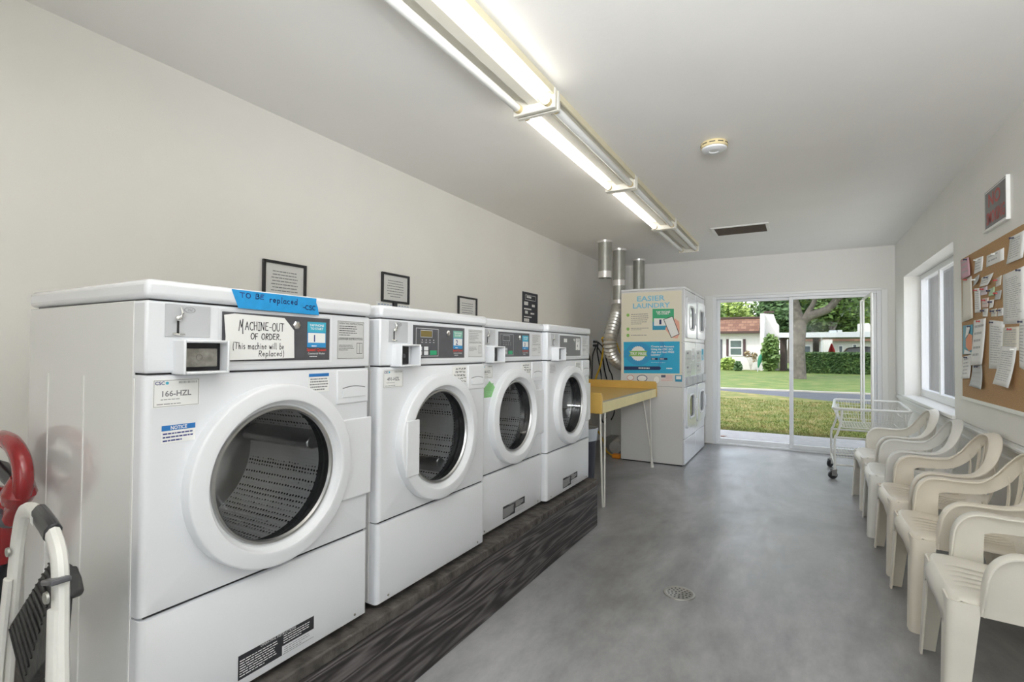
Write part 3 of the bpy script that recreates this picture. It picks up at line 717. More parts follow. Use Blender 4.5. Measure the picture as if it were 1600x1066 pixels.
# ------------------------------------------------------------------ stacked dryers
DWD, DHT, DDP = .6455, 1.927, .697
def rrect(cy, cz, hw, hh, r, n=6):
    P = []
    for sx, sz, a0 in ((1, 1, 0), (-1, 1, 90), (-1, -1, 180), (1, -1, 270)):
        for i in range(n+1):
            a = R(a0+90*i/n); P.append((cy+sx*(hw-r)+r*cos(a), cz+sz*(hh-r)+r*sin(a)))
    return P
def make_dryer(loc, near):
    t = empty('stacked_dryer', loc)
    b = MB(); b.box(-DDP, -.02, 0, DWD, .012, DHT-.028)
    c = b.build('cabinet', WHITE2, t, bevel=.003)
    MB().box(-DDP-.002, .003, -.0, DWD, DHT-.027, DHT).build('top_cap', WHITE, t, bevel=.006)
    for z in (1.325, 1.000, .845): MB().box(-DDP+.02, -.021, -.0008, .002, z-.0015, z+.0015).build('side_seam', INKG, c, smooth=False)
    MB().box(-DDP+.02, -.03, .01, DWD-.01, -.0, .013).build('base_runner', BLACK, t)
    for z0, z1, mid in ((1.335, 1.898, 1.60), (.285, .842, .62)):
        b = MB(); b.box(-.02, 0, .003, DWD-.003, z0, z1); fp = b.build('front_panel', WHITE, t, bevel=.006)
        # door: rounded leaf with an oblong window
        hz = (z1-z0)/2-.055
        b = MB(); L = []
        for x, g in ((0, 0), (.014, 0), (.020, -.006), (.020, -.05)): L.append([(x, y, z) for y, z in rrect(DWD/2, mid, DWD/2-.05+g, hz+g, .05+g*.5)])
        L.append([(.020, y, z) for y, z in rrect(DWD/2, mid, .158, .128, .07)]); L.append([(.004, y, z) for y, z in rrect(DWD/2, mid, .145, .115, .06)])
        b.loops(L); dd = b.build('dryer_door', WHITE, t)
        b = MB(); b.prism([(.003, y, z) for y, z in rrect(DWD/2, mid, .146, .116, .06)], (.004, 0, 0)); b.build('door_window', mat('dark_door_glass', (.05, .055, .06), .06, spec=.8), dd)['label'] = 'dark oblong glass'
        b = MB(); L = []
        for x, g in ((.020, .022), (.026, .016), (.026, .004), (.018, 0)): L.append([(x, y, z) for y, z in rrect(DWD/2, mid, .146+g, .116+g, .06+g)])
        b.loops(L); b.build('window_gasket', mat('pale_gasket', (.76, .77, .78), .4), dd)
        b = MB(); b.box(.019, .034, DWD-.105, DWD-.075, mid-.07, mid+.07); b.build('door_handle', WPLAST, dd, bevel=.005)
    MB().box(-.02, -.002, .003, DWD-.003, .016, .280).build('base_panel', WHITE, t, bevel=.005)
    cs = MB().box(-.02, .002, .003, DWD-.003, .850, 1.328).build('control_strip', WHITE, t, bevel=.005)
    for z0, z1 in ((1.10, 1.24), (.965, 1.085)):
        MB().box(.002, .0035, .07, .36, z0, z1).build('keypad', mat('pale_keypad', (.62, .63, .60), .5), cs, smooth=False)
        b = MB()
        for k in range(4): disc(b, (.0038, 0, 0), EY, EZ, .12+.06*k, (z0+z1)/2-.02, .010, 12)
        rect(b, (.0038, 0, 0), EY, EZ, .10, .20, z1-.04, z1-.02); b.build('keypad_mark', INKG, cs, smooth=False)
    for y in (.05, .36): MB().box(.0, .030, y, y+.23, .862, .950).build('coin_box', GREY, cs, bevel=.004)
    s = MB().box(.0022, .0030, .42, .56, 1.12, 1.26).build('payment_sticker', TEAL if not near else PAPER, cs, smooth=False)
    ink(s, lambda b: bars(b, V((.0033, .43, 1.13)), EY, EZ, .12, .06, 4), WINK if not near else INKG)
    return t
D1, D2 = V((-1.064, 5.642, 0)), V((-1.064, 6.290, 0))
td = tag(make_dryer(D1, True), 'white stacked dryer with the easier laundry poster on its side', 'dryer', 'stacked dryers by the glass door')
tag(make_dryer(D2, False), 'white stacked dryer right beside the glass door, behind the poster dryer', 'dryer', 'stacked dryers by the glass door')
# poster on the side of the near dryer (plane facing the camera); local x runs along the side
def SP(a, b_):          # position on the dryer side
    p = at_y(970+a/6.66, 445+b_/6.66, 5.642) - D1; return p.x, p.z
CREAM = mat('poster_cream', (.78, .74, .60), .55); PBLUE = mat('poster_blue', (.02, .40, .66), .5); PBLUE2 = mat('poster_mid_blue', (.03, .31, .60), .5); NAVY = mat('poster_navy', (.01, .03, .12), .5)
PGRN = mat('poster_green', (.05, .42, .20), .5); PLIME = mat('poster_lime', (.25, .50, .12), .5); PTEAL = mat('poster_teal', (.03, .30, .48), .5); LBLUE = mat('poster_light_blue', (.22, .56, .74), .5); SKIN = mat('poster_skin', (.80, .42, .33), .6)
def lay(k): return V((0, -.0006-.0004*k, 0))
def poly(mb, k, pts): mb.add([V((SP(*p)[0], 0, SP(*p)[1]))+lay(k) for p in pts], [tuple(range(len(pts)))])
xa, za = SP(8, 925); xb, zb = SP(632, 60)
MB().box(xa, xb, -.0008, .0, za, zb-.0).build('poster', CREAM, td, smooth=False)
ps = [o for o in td.children if o.name.startswith('poster')][0]; ps['label'] = 'cream and blue instruction poster'
def put(k, m, nm, pts):
    b = MB()
    for p in pts: poly(b, k, p)
    return b.build(nm, m, ps, smooth=False)
def txt(k, m, nm, items):
    b = MB()
    for body, cx, y, wd, ht, bold in items:
        px, pz_ = SP(cx, y); w_ = SP(cx+wd/2, y)[0]-SP(cx-wd/2, y)[0]
        text(b, body, V((px, 0, pz_))+lay(k), EX, EZ, width=w_, height=(SP(cx, y-ht)[1]-pz_), bold=bold)
    return b.build(nm, m, ps, smooth=False)
txt(1, LBLUE, 'heading', [('EASIER', 313, 168, 290, 54, True), ('LAUNDRY', 316, 241, 385, 52, True)])
put(1, PGRN, 'green_field', [[(330, 252), (553, 250), (553, 385), (330, 385)]])
put(1, PTEAL, 'teal_field', [[(330, 385), (553, 385), (553, 470), (330, 472)]])
put(2, PAPER, 'number_field', [[(345, 350), (500, 350), (500, 425), (345, 428)]])
txt(3, NAVY, 'number', [('1', 412, 412, 22, 50, True)])
txt(2, WINK, 'card_lettering', [('TAP PHONE', 440, 292, 150, 20, True), ('TO START', 440, 312, 125, 20, True)])
put(3, SKIN, 'hand_picture', [[(560, 350), (608, 385), (612, 450), (608, 520), (590, 560), (530, 552), (500, 510), (462, 465), (470, 440)]])
put(4, INK, 'phone_picture', [[(443, 360), (540, 326), (612, 515), (524, 555)]])
put(5, PAPER, 'phone_screen', [[(451, 364), (536, 334), (604, 512), (528, 547)]])
put(1, PLIME, 'bullet', [[(75+16*cos(2*pi*i/16), c+17*sin(2*pi*i/16)) for i in range(16)] for c in (317, 462, 528)])
b = MB()
for y0_, y1_, n_, w_ in ((298, 418, 6, 185), (445, 478, 2, 185), (515, 535, 1, 275)):
    p = V((SP(106, y1_)[0], 0, SP(106, y1_)[1]))+lay(1); bars(b, p, EX, EZ, SP(106+w_, y1_)[0]-p.x, SP(106, y0_)[1]-p.z, n_, .32, n_)
b.build('fine_print', INKG, ps, smooth=False)
put(1, PBLUE, 'blue_field', [[(30, 596), (612, 590), (612, 925), (32, 922)]])
put(2, PBLUE2, 'blue_shape', [[(30, 690)]+[(185+138*cos(R(a)), 718+122*sin(R(a))) for a in range(200, 521, 20)]+[(30, 760)], [(440, 592), (470, 640), (470, 700), (430, 800), (410, 845), (380, 842), (440, 720), (400, 592)]])
put(3, PAPER, 'badge', [[(182+(80 if i % 2 else 72)*cos(2*pi*i/48), 716+(80 if i % 2 else 72)*sin(2*pi*i/48)) for i in range(48)]])
put(4, PLIME, 'badge_band', [[(84, 690), (100, 712), (84, 745), (278, 745), (265, 715), (278, 688)]])
txt(5, WINK, 'badge_lettering', [('TRY FREE', 181, 732, 170, 30, True)])
txt(3, WINK, 'offer_lettering', [('Create an Account', 434, 652, 240, 20, True), ('Using the CSC GO', 428, 681, 226, 20, True), ('App and Get FREE', 434, 710, 240, 20, True), ('Laundry*', 367, 738, 105, 20, True)])
put(3, NAVY, 'navy_bar', [[(34, 850), (405, 850), (420, 868), (405, 888), (34, 888)], [(315, 762), (385, 762), (385, 784), (315, 784)], [(400, 762), (485, 762), (485, 784), (400, 784)]])
b = MB()
for x_, y_, w_, h_ in ((185, 876, 195, 14), (315, 810, 250, 2), (475, 880, 100, 14), (322, 779, 56, 10), (407, 779, 70, 10)):
    p = V((SP(x_, y_)[0], 0, SP(x_, y_)[1]))+lay(5); bars(b, p, EX, EZ, SP(x_+w_, y_)[0]-p.x, SP(x_, y_-h_)[1]-p.z, 1, .8, 4)
b.build('web_lettering', WINK, ps, smooth=False)
# stickers under the poster
def side_sticker(nm, m, k, pts, lb):
    b = MB(); poly(b, k, pts); o = b.build(nm, m, td, smooth=False); o['label'] = lb; return o
side_sticker('flag_sticker', mat('flag_field', (.80, .74, .72), .6), 0, [(420, 940), (540, 940), (536, 1005), (420, 1003)], 'small faded flag sticker')
fs = [o for o in td.children if o.name.startswith('flag_sticker')][0]
b = MB()
for k in range(5): poly(b, 1, [(420 if k > 2 else 466, 943+k*13), (538, 943+k*13), (538, 948+k*13), (420 if k > 2 else 466, 948+k*13)])
b.build('flag_stripe', mat('flag_red', (.66, .33, .30), .6), fs, smooth=False)
b = MB(); poly(b, 1, [(420, 940), (466, 940), (466, 966), (420, 966)]); b.build('flag_canton', mat('flag_blue', (.10, .12, .18), .6), fs, smooth=False)
o = side_sticker('square_sticker', PTEAL, 0, [(565, 940), (638, 941), (637, 1011), (566, 1009)], 'small blue bordered sticker')
b = MB(); poly(b, 1, [(576, 951), (628, 951), (627, 986), (576, 985)]); b.build('sticker_centre', PAPER, o, smooth=False)
for cx, cy_, rx, ry, m, lb in ((100, 968, 36, 30, mat('heart_red', (.60, .20, .17), .6), 'red outlined heart sticker'), (222, 975, 55, 36, NAVY, 'dark oval badge sticker'), (372, 990, 35, 45, mat('faded_stain', (.62, .60, .55), .6), 'pale round sticker')):
    P = [(cx+rx*cos(2*pi*i/20), cy_+ry*sin(2*pi*i/20)) for i in range(20)]
    o = side_sticker('round_sticker', m, 0, P, lb)
    b = MB(); poly(b, 1, [(cx+rx*.86*cos(2*pi*i/20), cy_+ry*.82*sin(2*pi*i/20)) for i in range(20)]); q = b.build('sticker_centre', PAPER, o, smooth=False)

# ------------------------------------------------------------------ ducts
def pipe(name, x, y, z0, bands, label, flex=None):
    t = empty(name, (x, y, z0))
    MB().lathe([(0, .074), (H-.002-z0, .074)], None, 28).build('pipe', GALV, t)
    b = MB(); b.lathe([(H-z0-.022, .0745), (H-z0-.022, .086), (H-z0-.001, .088)], None, 28); b.build('ceiling_collar', FOILT, t)
    for a, c in bands: MB().lathe([(a-z0, .0755), (c-z0, .0755)], None, 28).build('foil_band', FOILT, t)
    b = MB(); b.box(.066, .0765, -.006, .006, .0, H-.03-z0); b.build('pipe_seam', GALV, t)
    if flex: flex(t, V((x, y, z0)))
    return tag(t, label, 'duct pipe', 'dryer exhaust pipes at the ceiling')
pipe('exhaust_pipe', -1.905, 5.50, 2.05, [(2.052, 2.125)], 'short galvanised ceiling pipe with an open taped end, nearest of three')
def flexd(t, o):
    P = smooth_path([(-1.905, 5.98, 1.77), (-1.905, 5.93, 1.66), (-1.91, 5.80, 1.50), (-1.92, 5.72, 1.34), (-1.91, 5.78, 1.19), (-1.88, 5.92, 1.10), (-1.86, 6.08, 1.07)], 9)
    r = [.068 if i % 2 else .084 for i in range(len(P))]
    b = MB(); b.tube([p-o for p in P], r, 18); b.build('flexible_duct', FOIL, t)['label'] = 'ribbed foil hose'
pipe('exhaust_pipe', -1.905, 6.02, 1.75, [(1.75, 1.85), (2.02, 2.09)], 'galvanised ceiling pipe running into a ribbed foil hose, middle of three', flexd)
pipe('exhaust_pipe', -1.885, 6.82, 1.90, [(1.90, 2.0)], 'galvanised ceiling pipe farthest back, above the rear dryer')
P = smooth_path([(-1.92, 5.93, .075), (-1.93, 6.02, .078), (-1.95, 6.15, .08), (-1.97, 6.4, .085)], 8)
b = MB(); b.tube([p-V((-1.9, 5.9, 0)) for p in P], [.064 if i % 2 else .073 for i in range(len(P))], 16); tag(b.build('foil_hose', FOIL, loc=(-1.9, 5.9, 0)), 'crumpled ribbed foil hose lying on the floor beside the dryer', 'hose')

# outlet, cords and hose coil on the left wall
t = empty('wall_outlet', (XL, 6.50, 1.33))
MB().box(0, .006, -.06, .06, -.06, .06).build('outlet_plate', WPLAST, t, bevel=.003)
tag(t, 'white wall outlet plate between the washers and the dryers', 'outlet')
def wire(nm, pts, r, m, lb, cat='cord', grp=None):
    P = smooth_path(pts, 8); o = P[0].copy()
    return tag(MB().tube([p-o for p in P], r, 8).build(nm, m, loc=o), lb, cat, grp)
W = lambda u, v, x=-2.36: at_x(u, v, x)
def power_cord(dy, dz, pts, lb):
    o = V((XL+.006, 6.50+dy, 1.33+dz)); t = empty('power_cord', o)
    MB().box(.0, .030, -.018, .018, -.014, .014).build('plug', BLACK, t, bevel=.004)
    MB().tube([p-o for p in smooth_path([o+V((.024, 0, 0)), o+V((.062 if dz > 0 else .036, .006 if dz > 0 else -.004, -.022))]+pts, 8)], .009, 8).build('cable', BLACK, t)
    return tag(t, lb, 'cord', 'power cords plugged into the wall outlet')
power_cord(-.028, .022, [W(933, 548), W(936, 566), W(939, 584), W(939.5, 596), W(938, 640), W(942, 660), W(947, 652)], 'black power cord hanging straight down from the upper left plug')
power_cord(.034, .022, [W(944, 546, -2.34), W(947, 560, -2.34), W(952, 578, -2.34), W(957, 592, -2.34), W(960, 640, -2.34), W(955, 656, -2.34)], 'black power cord curving right and down from the upper right plug')
power_cord(-.036, -.030, [W(926, 556, -2.385), W(925, 580, -2.385), W(924, 600, -2.385)], 'black power cord dropping from the lower left plug behind the table')
power_cord(.034, -.026, [W(941, 556, -2.385), W(945, 580, -2.385), W(950, 600, -2.385)], 'black power cord from the lower right plug, lying closest to the wall')
wire('yellow_cord', [W(928, 603, -2.3), W(932, 588, -2.3), W(938, 572, -2.28), W(942, 550, -2.26), W(943, 538, -2.22), W(941, 529, -2.15), W(950, 526, -2.08), W(960, 531, -1.99), W(966, 545, -1.93), W(969.5, 558, -1.90)], .012, YCORD, 'yellow extension cord looped over in front of the foil hose')
wire('yellow_cord', [W(933, 672, -2.3), W(941, 685, -2.25), at_z(947, 703, .03), at_z(950, 707, .015), at_z(955, 711, .014)], .011, YCORD, 'yellow extension cord trailing on the floor under the table')
b = MB(); c = at_z(964, 713, .02); b.box(-.05, .05, -.045, .045, -.02, .028)
o = b.build('extension_socket', ORANGE, loc=(c.x, c.y, .0201), bevel=.012); tag(o, 'orange extension socket block on the floor by the dryer', 'plug')
c = V((XL+.045, 6.02, 1.075)); b = MB()
for k in range(4):
    r_ = .150+.009*(k % 2); b.tube([(.012*k-.01, r_*cos(2*pi*i/40), r_*sin(2*pi*i/40)) for i in range(40)], .010, 8, closed=True)
b.box(-.045, .035, -.012, .012, .128, .148)
tag(b.build('cable_coil', BLACK, loc=c), 'round coil of black cable hanging on the wall behind the far washer', 'cable')

# ------------------------------------------------------------------ fluorescent battens
TUBE_ON = emit('lit_tube', (1, .965, .89), TUBE_STRENGTH); TUBE_OFF = mat('unlit_tube', (.84, .85, .84), .25)
FIX = mat('fixture_enamel', (.76, .74, .67), .35, noise=.03, nscale=10); STAIN = mat('yellowed_edge', (.72, .66, .48), .5)
def fixture(y0, y1, lit, label):
    cx = -1.105; t = empty('fluorescent_batten', (cx, (y0+y1)/2, H)); h = (y1-y0)/2
    b = MB(); b.prism([(-.100, -h, -.001), (.100, -h, -.001), (.100, -h, -.018), (.034, -h, -.030), (.026, -h, -.056), (-.026, -h, -.056), (-.034, -h, -.030), (-.100, -h, -.018)], (0, 2*h, 0)); b.build('fixture_tray', FIX, t)
    for s_ in (-1, 1):
        b = MB(); b.box(s_*.104-.0045, s_*.104+.0045, -h, h, -.036, -.001); b.build('side_lip', STAIN if s_ == 1 else FIX, t)
        e = MB().box(-.112, .112, s_*(h-.014)-.013, s_*(h-.014)+.013, -.095, -.0005).build('end_bracket', FIX, t, bevel=.004)
    for s_ in (-1, 1):
        on = s_ in lit; L = h-.030
        b = MB(); b.lathe([(-L, .001), (-L, .0135), (-L+.003, .0145), (-L+.020, .0190), (L-.020, .0190), (L-.003, .0145), (L, .0135), (L, .001)], tmat((s_*.078, 0, -.068), EX, -EZ, EY), 20)
        tb = b.build('tube', TUBE_ON if on else TUBE_OFF, t); tb['label'] = 'glowing fluorescent tube' if on else 'unlit white tube'
        for e in (-1, 1):
            b = MB(); b.lathe([(-.012, .0205), (.012, .0205)], tmat((s_*.078, e*(L-.010), -.068), EX, -EZ, EY), 16, cap0=True, cap1=True); b.build('tube_holder', BRASSY, t)
    return tag(t, label, 'ceiling light', 'fluorescent battens in a row on the ceiling')
fixture(-.43, .87, (-1, 1), 'unseen fluorescent batten added above and behind the camera for more light')  # extra batten out of view, both tubes lit to brighten the room
fixture(.88, 2.18, (1,), 'nearest visible fluorescent batten, only its right tube glowing')
fixture(2.19, 3.53, (-1,), 'second fluorescent batten from the camera, left tube glowing')
fixture(3.54, 4.86, (-1,), 'third fluorescent batten from the camera, left tube glowing, before the dark one')
fixture(4.87, 6.12, (), 'farthest fluorescent batten, both tubes dark, near the ceiling vent')

t = empty('smoke_detector', (-.435, 3.20, H))
MB().lathe([(-.001, .072), (-.008, .076), (-.030, .075), (-.031, .066)], None, 36, cap0=True).build('base_ring', mat('yellowed_base', (.74, .62, .36), .45), t)
MB().lathe([(-.030, .066), (-.033, .071), (-.042, .069), (-.048, .056), (-.050, .03), (-.046, .026), (-.046, .001)], None, 36).build('cover', WPLAST, t)
b = MB()
for k in range(10):
    a = 2*pi*k/10; b.box(-.016, .016, .0735, .0757, -.018, -.013, M4.Rotation(a, 4, 'Z'))
b.build('vent_slot', INK, t, smooth=False)
tag(t, 'round yellowed smoke detector on the ceiling', 'smoke detector')
t = empty('ceiling_vent', (-.51, 5.60, H))
b = MB(); hx, hy = .262, .205
b.box(-hx, hx, -hy, -hy+.03, -.012, -.0005).box(-hx, hx, hy-.03, hy, -.012, -.0005).box(-hx, -hx+.03, -hy+.03, hy-.03, -.012, -.0005).box(hx-.03, hx, -hy+.03, hy-.03, -.012, -.0005)
b.build('vent_frame', TRIM, t, bevel=.003)
MB().box(-hx+.03, hx-.03, -hy+.03, hy-.03, -.005, -.001).build('vent_mesh', mat('dusty_brown_mesh', (.085, .066, .048), .8, noise=.3, nscale=90), t, smooth=False)['label'] = 'dusty brown mesh'
b = MB()
for k in range(14): b.box(-hx+.03, hx-.03, -hy+.045+.0245*k, -hy+.048+.0245*k, -.010, -.005)
b.build('louvre_bars', mat('vent_bar', (.13, .105, .08), .6), t)
tag(t, 'rectangular ceiling vent with white frame and brown mesh', 'vent')

# floor drain
t = empty('floor_drain', (-.534, 2.69, 0))
MB().lathe([(.0005, .078), (.004, .076), (.005, .066), (.003, .063), (.003, .001)], None, 40).build('drain_rim', mat('drain_metal', (.42, .41, .39), .4, .7), t)
b = MB()
for r_, n_ in ((.018, 6), (.036, 11), (.053, 16)):
    for i in range(n_): a = 2*pi*i/n_+r_*40; disc(b, (0, 0, .0034), EX, EY, r_*cos(a), r_*sin(a), .0052, 8)
b.build('drain_hole', BLACK, t, smooth=False)
tag(t, 'round metal drain grate set in the concrete floor', 'drain')

# ------------------------------------------------------------------ notices on the left wall
def framed(y0, y1, z0, z1, label, rows, seed):
    t = empty('framed_notice', (XL, (y0+y1)/2, z0)); h = (y1-y0)/2; hh = z1-z0; f = .014
    b = MB(); b.box(0, .016, -h, -h+f, 0, hh).box(0, .016, h-f, h, 0, hh).box(0, .016, -h+f, h-f, 0, f).box(0, .016, -h+f, h-f, hh-f, hh); b.build('frame', BLACK, t, bevel=.002)
    pp = MB().box(.001, .005, -h+f, h-f, f, hh-f).build('printed_sheet', PAPER, t, smooth=False)
    ink(pp, lambda b: bars(b, V((.0055, -h*.62, hh*.18)), EY, EZ, h*1.24, hh*.62, rows, .28, seed, both=True), INKG)
    MB().box(.008, .010, -h+f, h-f, f, hh-f).build('picture_glass', FGLASS, t, smooth=False)
    return tag(t, label, 'framed notice', 'black framed notices along the left wall')
framed(1.64, 1.903, 1.475, 1.693, 'black framed notice above the nearest washer with the blue tape', 8, 3)
framed(2.495, 2.765, 1.547, 1.745, 'black framed notice with a bright window reflection above the second washer', 7, 4)
framed(3.36, 3.635, 1.455, 1.669, 'smallest looking black framed notice, between the second and third washers', 7, 5)
t = empty('paper_strip', (XL, 2.62, 1.474)); s = MB().box(0, .002, -.165, .165, 0, .072).build('strip', PAPER, t, smooth=False)
FBI = mat('faded_blue_ink', (.22, .32, .50), .6)
for ks in (range(0, 5), range(6, 11)):
    b = MB()
    for k in ks: y = -.150+k*.028; frame_rect(b, (.0024, 0, 0), EY, EZ, y, y+.019, .014, .058, .0045)
    b.build('lettering', FBI, s, smooth=False)
b = MB(); b.box(.002, .022, -.018, .014, .046, .082); b.build('black_clip', BLACK, t, bevel=.003)
tag(t, 'white paper strip with blue lettering just below the framed notice', 'paper')
t = empty('wall_sign', (XL, 4.63, 1.47)); s = MB().box(0, .010, -.165, .165, 0, .35).build('board', mat('sign_navy', (.035, .038, .05), .55), t, bevel=.002)
ink(s, lambda b: frame_rect(b, (.0104, 0, 0), EY, EZ, -.115, .115, .270, .322, .004), WINK, 'heading_border')
for k, (y, z, w_, h_, fl_) in enumerate(((-.085, .286, .17, .022, .9), (-.14, .205, .14, .045, .8), (.03, .195, .11, .05, .5), (-.14, .165, .27, .03, .45), (-.12, .12, .10, .04, .75), (.0, .122, .14, .03, .55), (-.14, .088, .27, .024, .45), (-.14, .040, .18, .04, .8), (-.04, .010, .18, .028, .7))):
    ink(s, lambda b: bars(b, V((.0104, y, z)), EY, EZ, w_, h_, 1, fl_, 3+k), WINK)
tag(t, 'dark navy sign with white lettering on the wall above the far washers', 'sign')

# ------------------------------------------------------------------ right wall: sign, cork board and papers
EXW = V((0, -1, 0))
t = empty('no_smoking_sign', (XR, 3.765, 1.94)); 
s = MB().box(-.012, 0, -.185, .185, 0, .228).build('plate', mat('sign_dark', (.13, .125, .12), .3), t, bevel=.002)
b = MB(); frame_rect(b, (-.0123, 0, 0), EXW, EZ, -.178, .178, .006, .222, .005); b.build('border', WINK, s, smooth=False)
b = MB(); b.box(-.020, 0, -.190, .190, -.008, .002); b.box(-.018, 0, -.191, -.185, 0, .228); b.build('edge_frame', TRIM, t, bevel=.002)
def f(b):
    text(b, 'NO', V((-.0126, .015, .128)), EXW, EZ, width=.20, height=.075, bold=True); text(b, 'SMOKING', V((-.0126, .0, .030)), EXW, EZ, width=.30, height=.070, bold=True)
ink(s, f, mat('sign_red', (.46, .07, .06), .45))
tag(t, 'dark sign with red no smoking lettering high on the right wall', 'sign')
CY0, CY1, CZ0, CZ1 = 2.75, 4.435, .945, 1.857
t = empty('cork_board', (XR-.0015, (CY0+CY1)/2, CZ0)); h = (CY1-CY0)/2
MB().box(-.014, 0, -h, h, 0, CZ1-CZ0).build('cork_panel', CORK, t, smooth=False)
MB().box(-.020, 0, -h-.004, h+.004, -.022, 0).build('bottom_strip', TRIM, t, bevel=.003)
tag(t, 'tan cork bulletin board covered with pinned papers on the right wall', 'bulletin board')
PM = {'white': PAPER, 'cream': mat('cream_paper', (.78, .75, .66), .7), 'pink': mat('pink_paper', (.66, .40, .47), .7), 'lilac': mat('lilac_paper', (.70, .62, .68), .7), 'green': mat('green_paper', (.52, .70, .46), .7),
      'blush': mat('blush_paper', (.80, .66, .62), .7), 'grey': mat('grey_sheet', (.50, .52, .52), .6), 'flyer': mat('blue_flyer', (.12, .36, .46), .6)}
PALEINK = mat('faint_print', (.50, .50, .50), .7)
PINS = [mat('pin_dark', (.03, .03, .07), .3), mat('pin_red', (.45, .05, .05), .3), mat('pin_white', (.85, .85, .82), .3)]
def pinned(q, m, label, rows, lift=0, curl=.0, pin=0, corner=0, seed=1):
    """q: corners top left, top right, bottom right, bottom left as seen from the room"""
    x = XR-.0155-lift
    C = [at_x(u, v, x) for u, v in q]; o = (C[0]+C[1])/2; n = 8; vs = []
    for i in range(n+1):
        a = i/n; L = C[0].lerp(C[3], a); Rr = C[1].lerp(C[2], a)
        for j in range(5):
            p = L.lerp(Rr, j/4)-o; p.x -= curl*(a**2)*.6+curl*.5*(j/4-.5)**2; vs.append(p)
    fs = [(i*5+j, i*5+j+1, (i+1)*5+j+1, (i+1)*5+j) for i in range(n) for j in range(4)]
    t = empty('pinned_paper', o)
    pb = MB().add(vs, fs).build('sheet', PM[m], t); md = pb.modifiers.new('thickness', 'SOLIDIFY'); md.thickness = .0008; md.offset = 1
    if rows:
        b = MB(); rnd = random.Random(seed)
        def P(a, c): L = C[0].lerp(C[3], a); r = C[1].lerp(C[2], a); p = L.lerp(r, c)-o; p.x -= curl*(a**2)*.6+curl*.5*(c-.5)**2+.0016; return p
        for r_ in range(rows):
            a = .12+.78*r_/rows; c = .12; e = rnd.uniform(.6, .88)
            while c < e:
                c2 = min(c+rnd.uniform(.08, .25), e); h_ = .24/rows; b.quad(P(a, c), P(a, c2), P(a+h_, c2), P(a+h_, c)); c = c2+.03
        b.build('printed_lines', PALEINK, pb, smooth=False)
    k = C[0].lerp(C[1], (.25, .5, .8)[corner])-o+V((0, 0, -.012))
    b = MB(); T = tmat(k+V((-.001, 0, 0)), EY, EZ, -EX); b.lathe([(0, .0055), (.004, .0045), (.011, .003), (.013, .0055), (.017, .0055), (.018, .001)], T, 12); b.build('push_pin', PINS[pin], t)
    return tag(t, label, 'paper', 'papers pinned to the cork board')
pinned([(1546, 500), (1570, 503), (1567, 577), (1545, 576)], 'white', 'large printed sheet at the middle of the cork board, left of the thick booklet', 16, .001, .0, 0, 0, 3)
pinned([(1567, 430), (1602, 415), (1602, 505), (1568, 507)], 'white', 'largest white printed sheet at the right edge of the cork board', 20, .001, 0, 0, 2, 4)
pinned([(1568, 512), (1594, 510), (1592, 548), (1566, 548)], 'cream', 'cream sheet just above the thick hanging booklet', 8, .003, 0, 1, 1, 5)
pinned([(1593, 500), (1602, 498), (1602, 579), (1593, 574)], 'white', 'narrow visible white sheet at the lower right frame edge of the cork board', 12, .004, 0, 0, 1, 6)
pinned([(1578.5, 371), (1602, 359), (1602, 402), (1575.5, 413)], 'white', 'large white sheet at the top right, overhanging the top of the cork board', 9, .002, .012, 0, 0, 7)
pinned([(1542, 400), (1569, 387), (1569, 406), (1541, 418)], 'white', 'wide white notice near the top edge of the cork board', 2, .001, 0, 2, 1, 8)
pinned([(1524, 404.5), (1536.5, 400), (1536, 422.5), (1523, 428.5)], 'white', 'small white card near the top left corner, beside the pink sheet', 4, .002, .006, 2, 0, 9)
pinned([(1504, 437.5), (1518, 431), (1521, 497), (1504, 504)], 'cream', 'tall cream sheet hanging below the pink sheet on the left edge', 0, .006, .004, 1, 1)
pinned([(1501, 407), (1513.5, 401.5), (1518.5, 430), (1504, 437)], 'pink', 'pink sheet curling at the top left corner of the cork board', 3, .010, .012, 0, 2, 11)
pinned([(1521.5, 436), (1530.5, 428.5), (1530.5, 439), (1523, 448)], 'grey', 'small dark grey slip curled outward below the white card', 0, .004, .012, 2, 0)
pinned([(1534, 434.5), (1553, 426), (1547, 445), (1534, 448)], 'white', 'white note with a lifted right corner in the upper middle', 3, .003, .016, 0, 1, 12)
pinned([(1556, 436), (1565, 430), (1564, 445), (1556, 449)], 'cream', 'small cream note left of the largest white sheet, above the photo card', 3, .002, .002, 1, 0, 13)
pinned([(1531, 451), (1543, 446.5), (1543, 460), (1532, 462)], 'lilac', 'small lilac note left of the green note', 2, .003, .004, 1, 1, 14)
pinned([(1545, 452), (1554, 448), (1554, 461.5), (1545.5, 463)], 'green', 'small pale green note on the cork board', 2, .003, .004, 0, 0, 15)
pinned([(1522.5, 451), (1531, 450), (1533.5, 488.5), (1524, 489)], 'white', 'long narrow white strip on the upper left of the cork board', 9, .004, .004, 1, 1, 16)
pinned([(1556, 455.5), (1565, 453), (1564, 467.5), (1555, 469)], 'grey', 'small grey photo card below the cream note', 0, .003, .006, 1, 0)
pinned([(1534, 467), (1545, 465), (1544, 480), (1535, 481)], 'blush', 'small blush pink note below the lilac note', 2, .002, .002, 1, 1, 17)
pinned([(1546.5, 469), (1553, 468), (1553, 480), (1547, 482)], 'white', 'tiny white tag right of the blush pink note', 0, .004, .006, 0, 1)
pinned([(1535.5, 482.5), (1544, 482), (1543, 495), (1536, 495)], 'white', 'small white note right under the blush pink note', 3, .003, .002, 0, 0, 18)
pinned([(1548.5, 484), (1557.5, 482), (1557.5, 494.5), (1549, 495)], 'cream', 'small cream card under the tiny white tag', 2, .002, .002, 0, 1, 19)
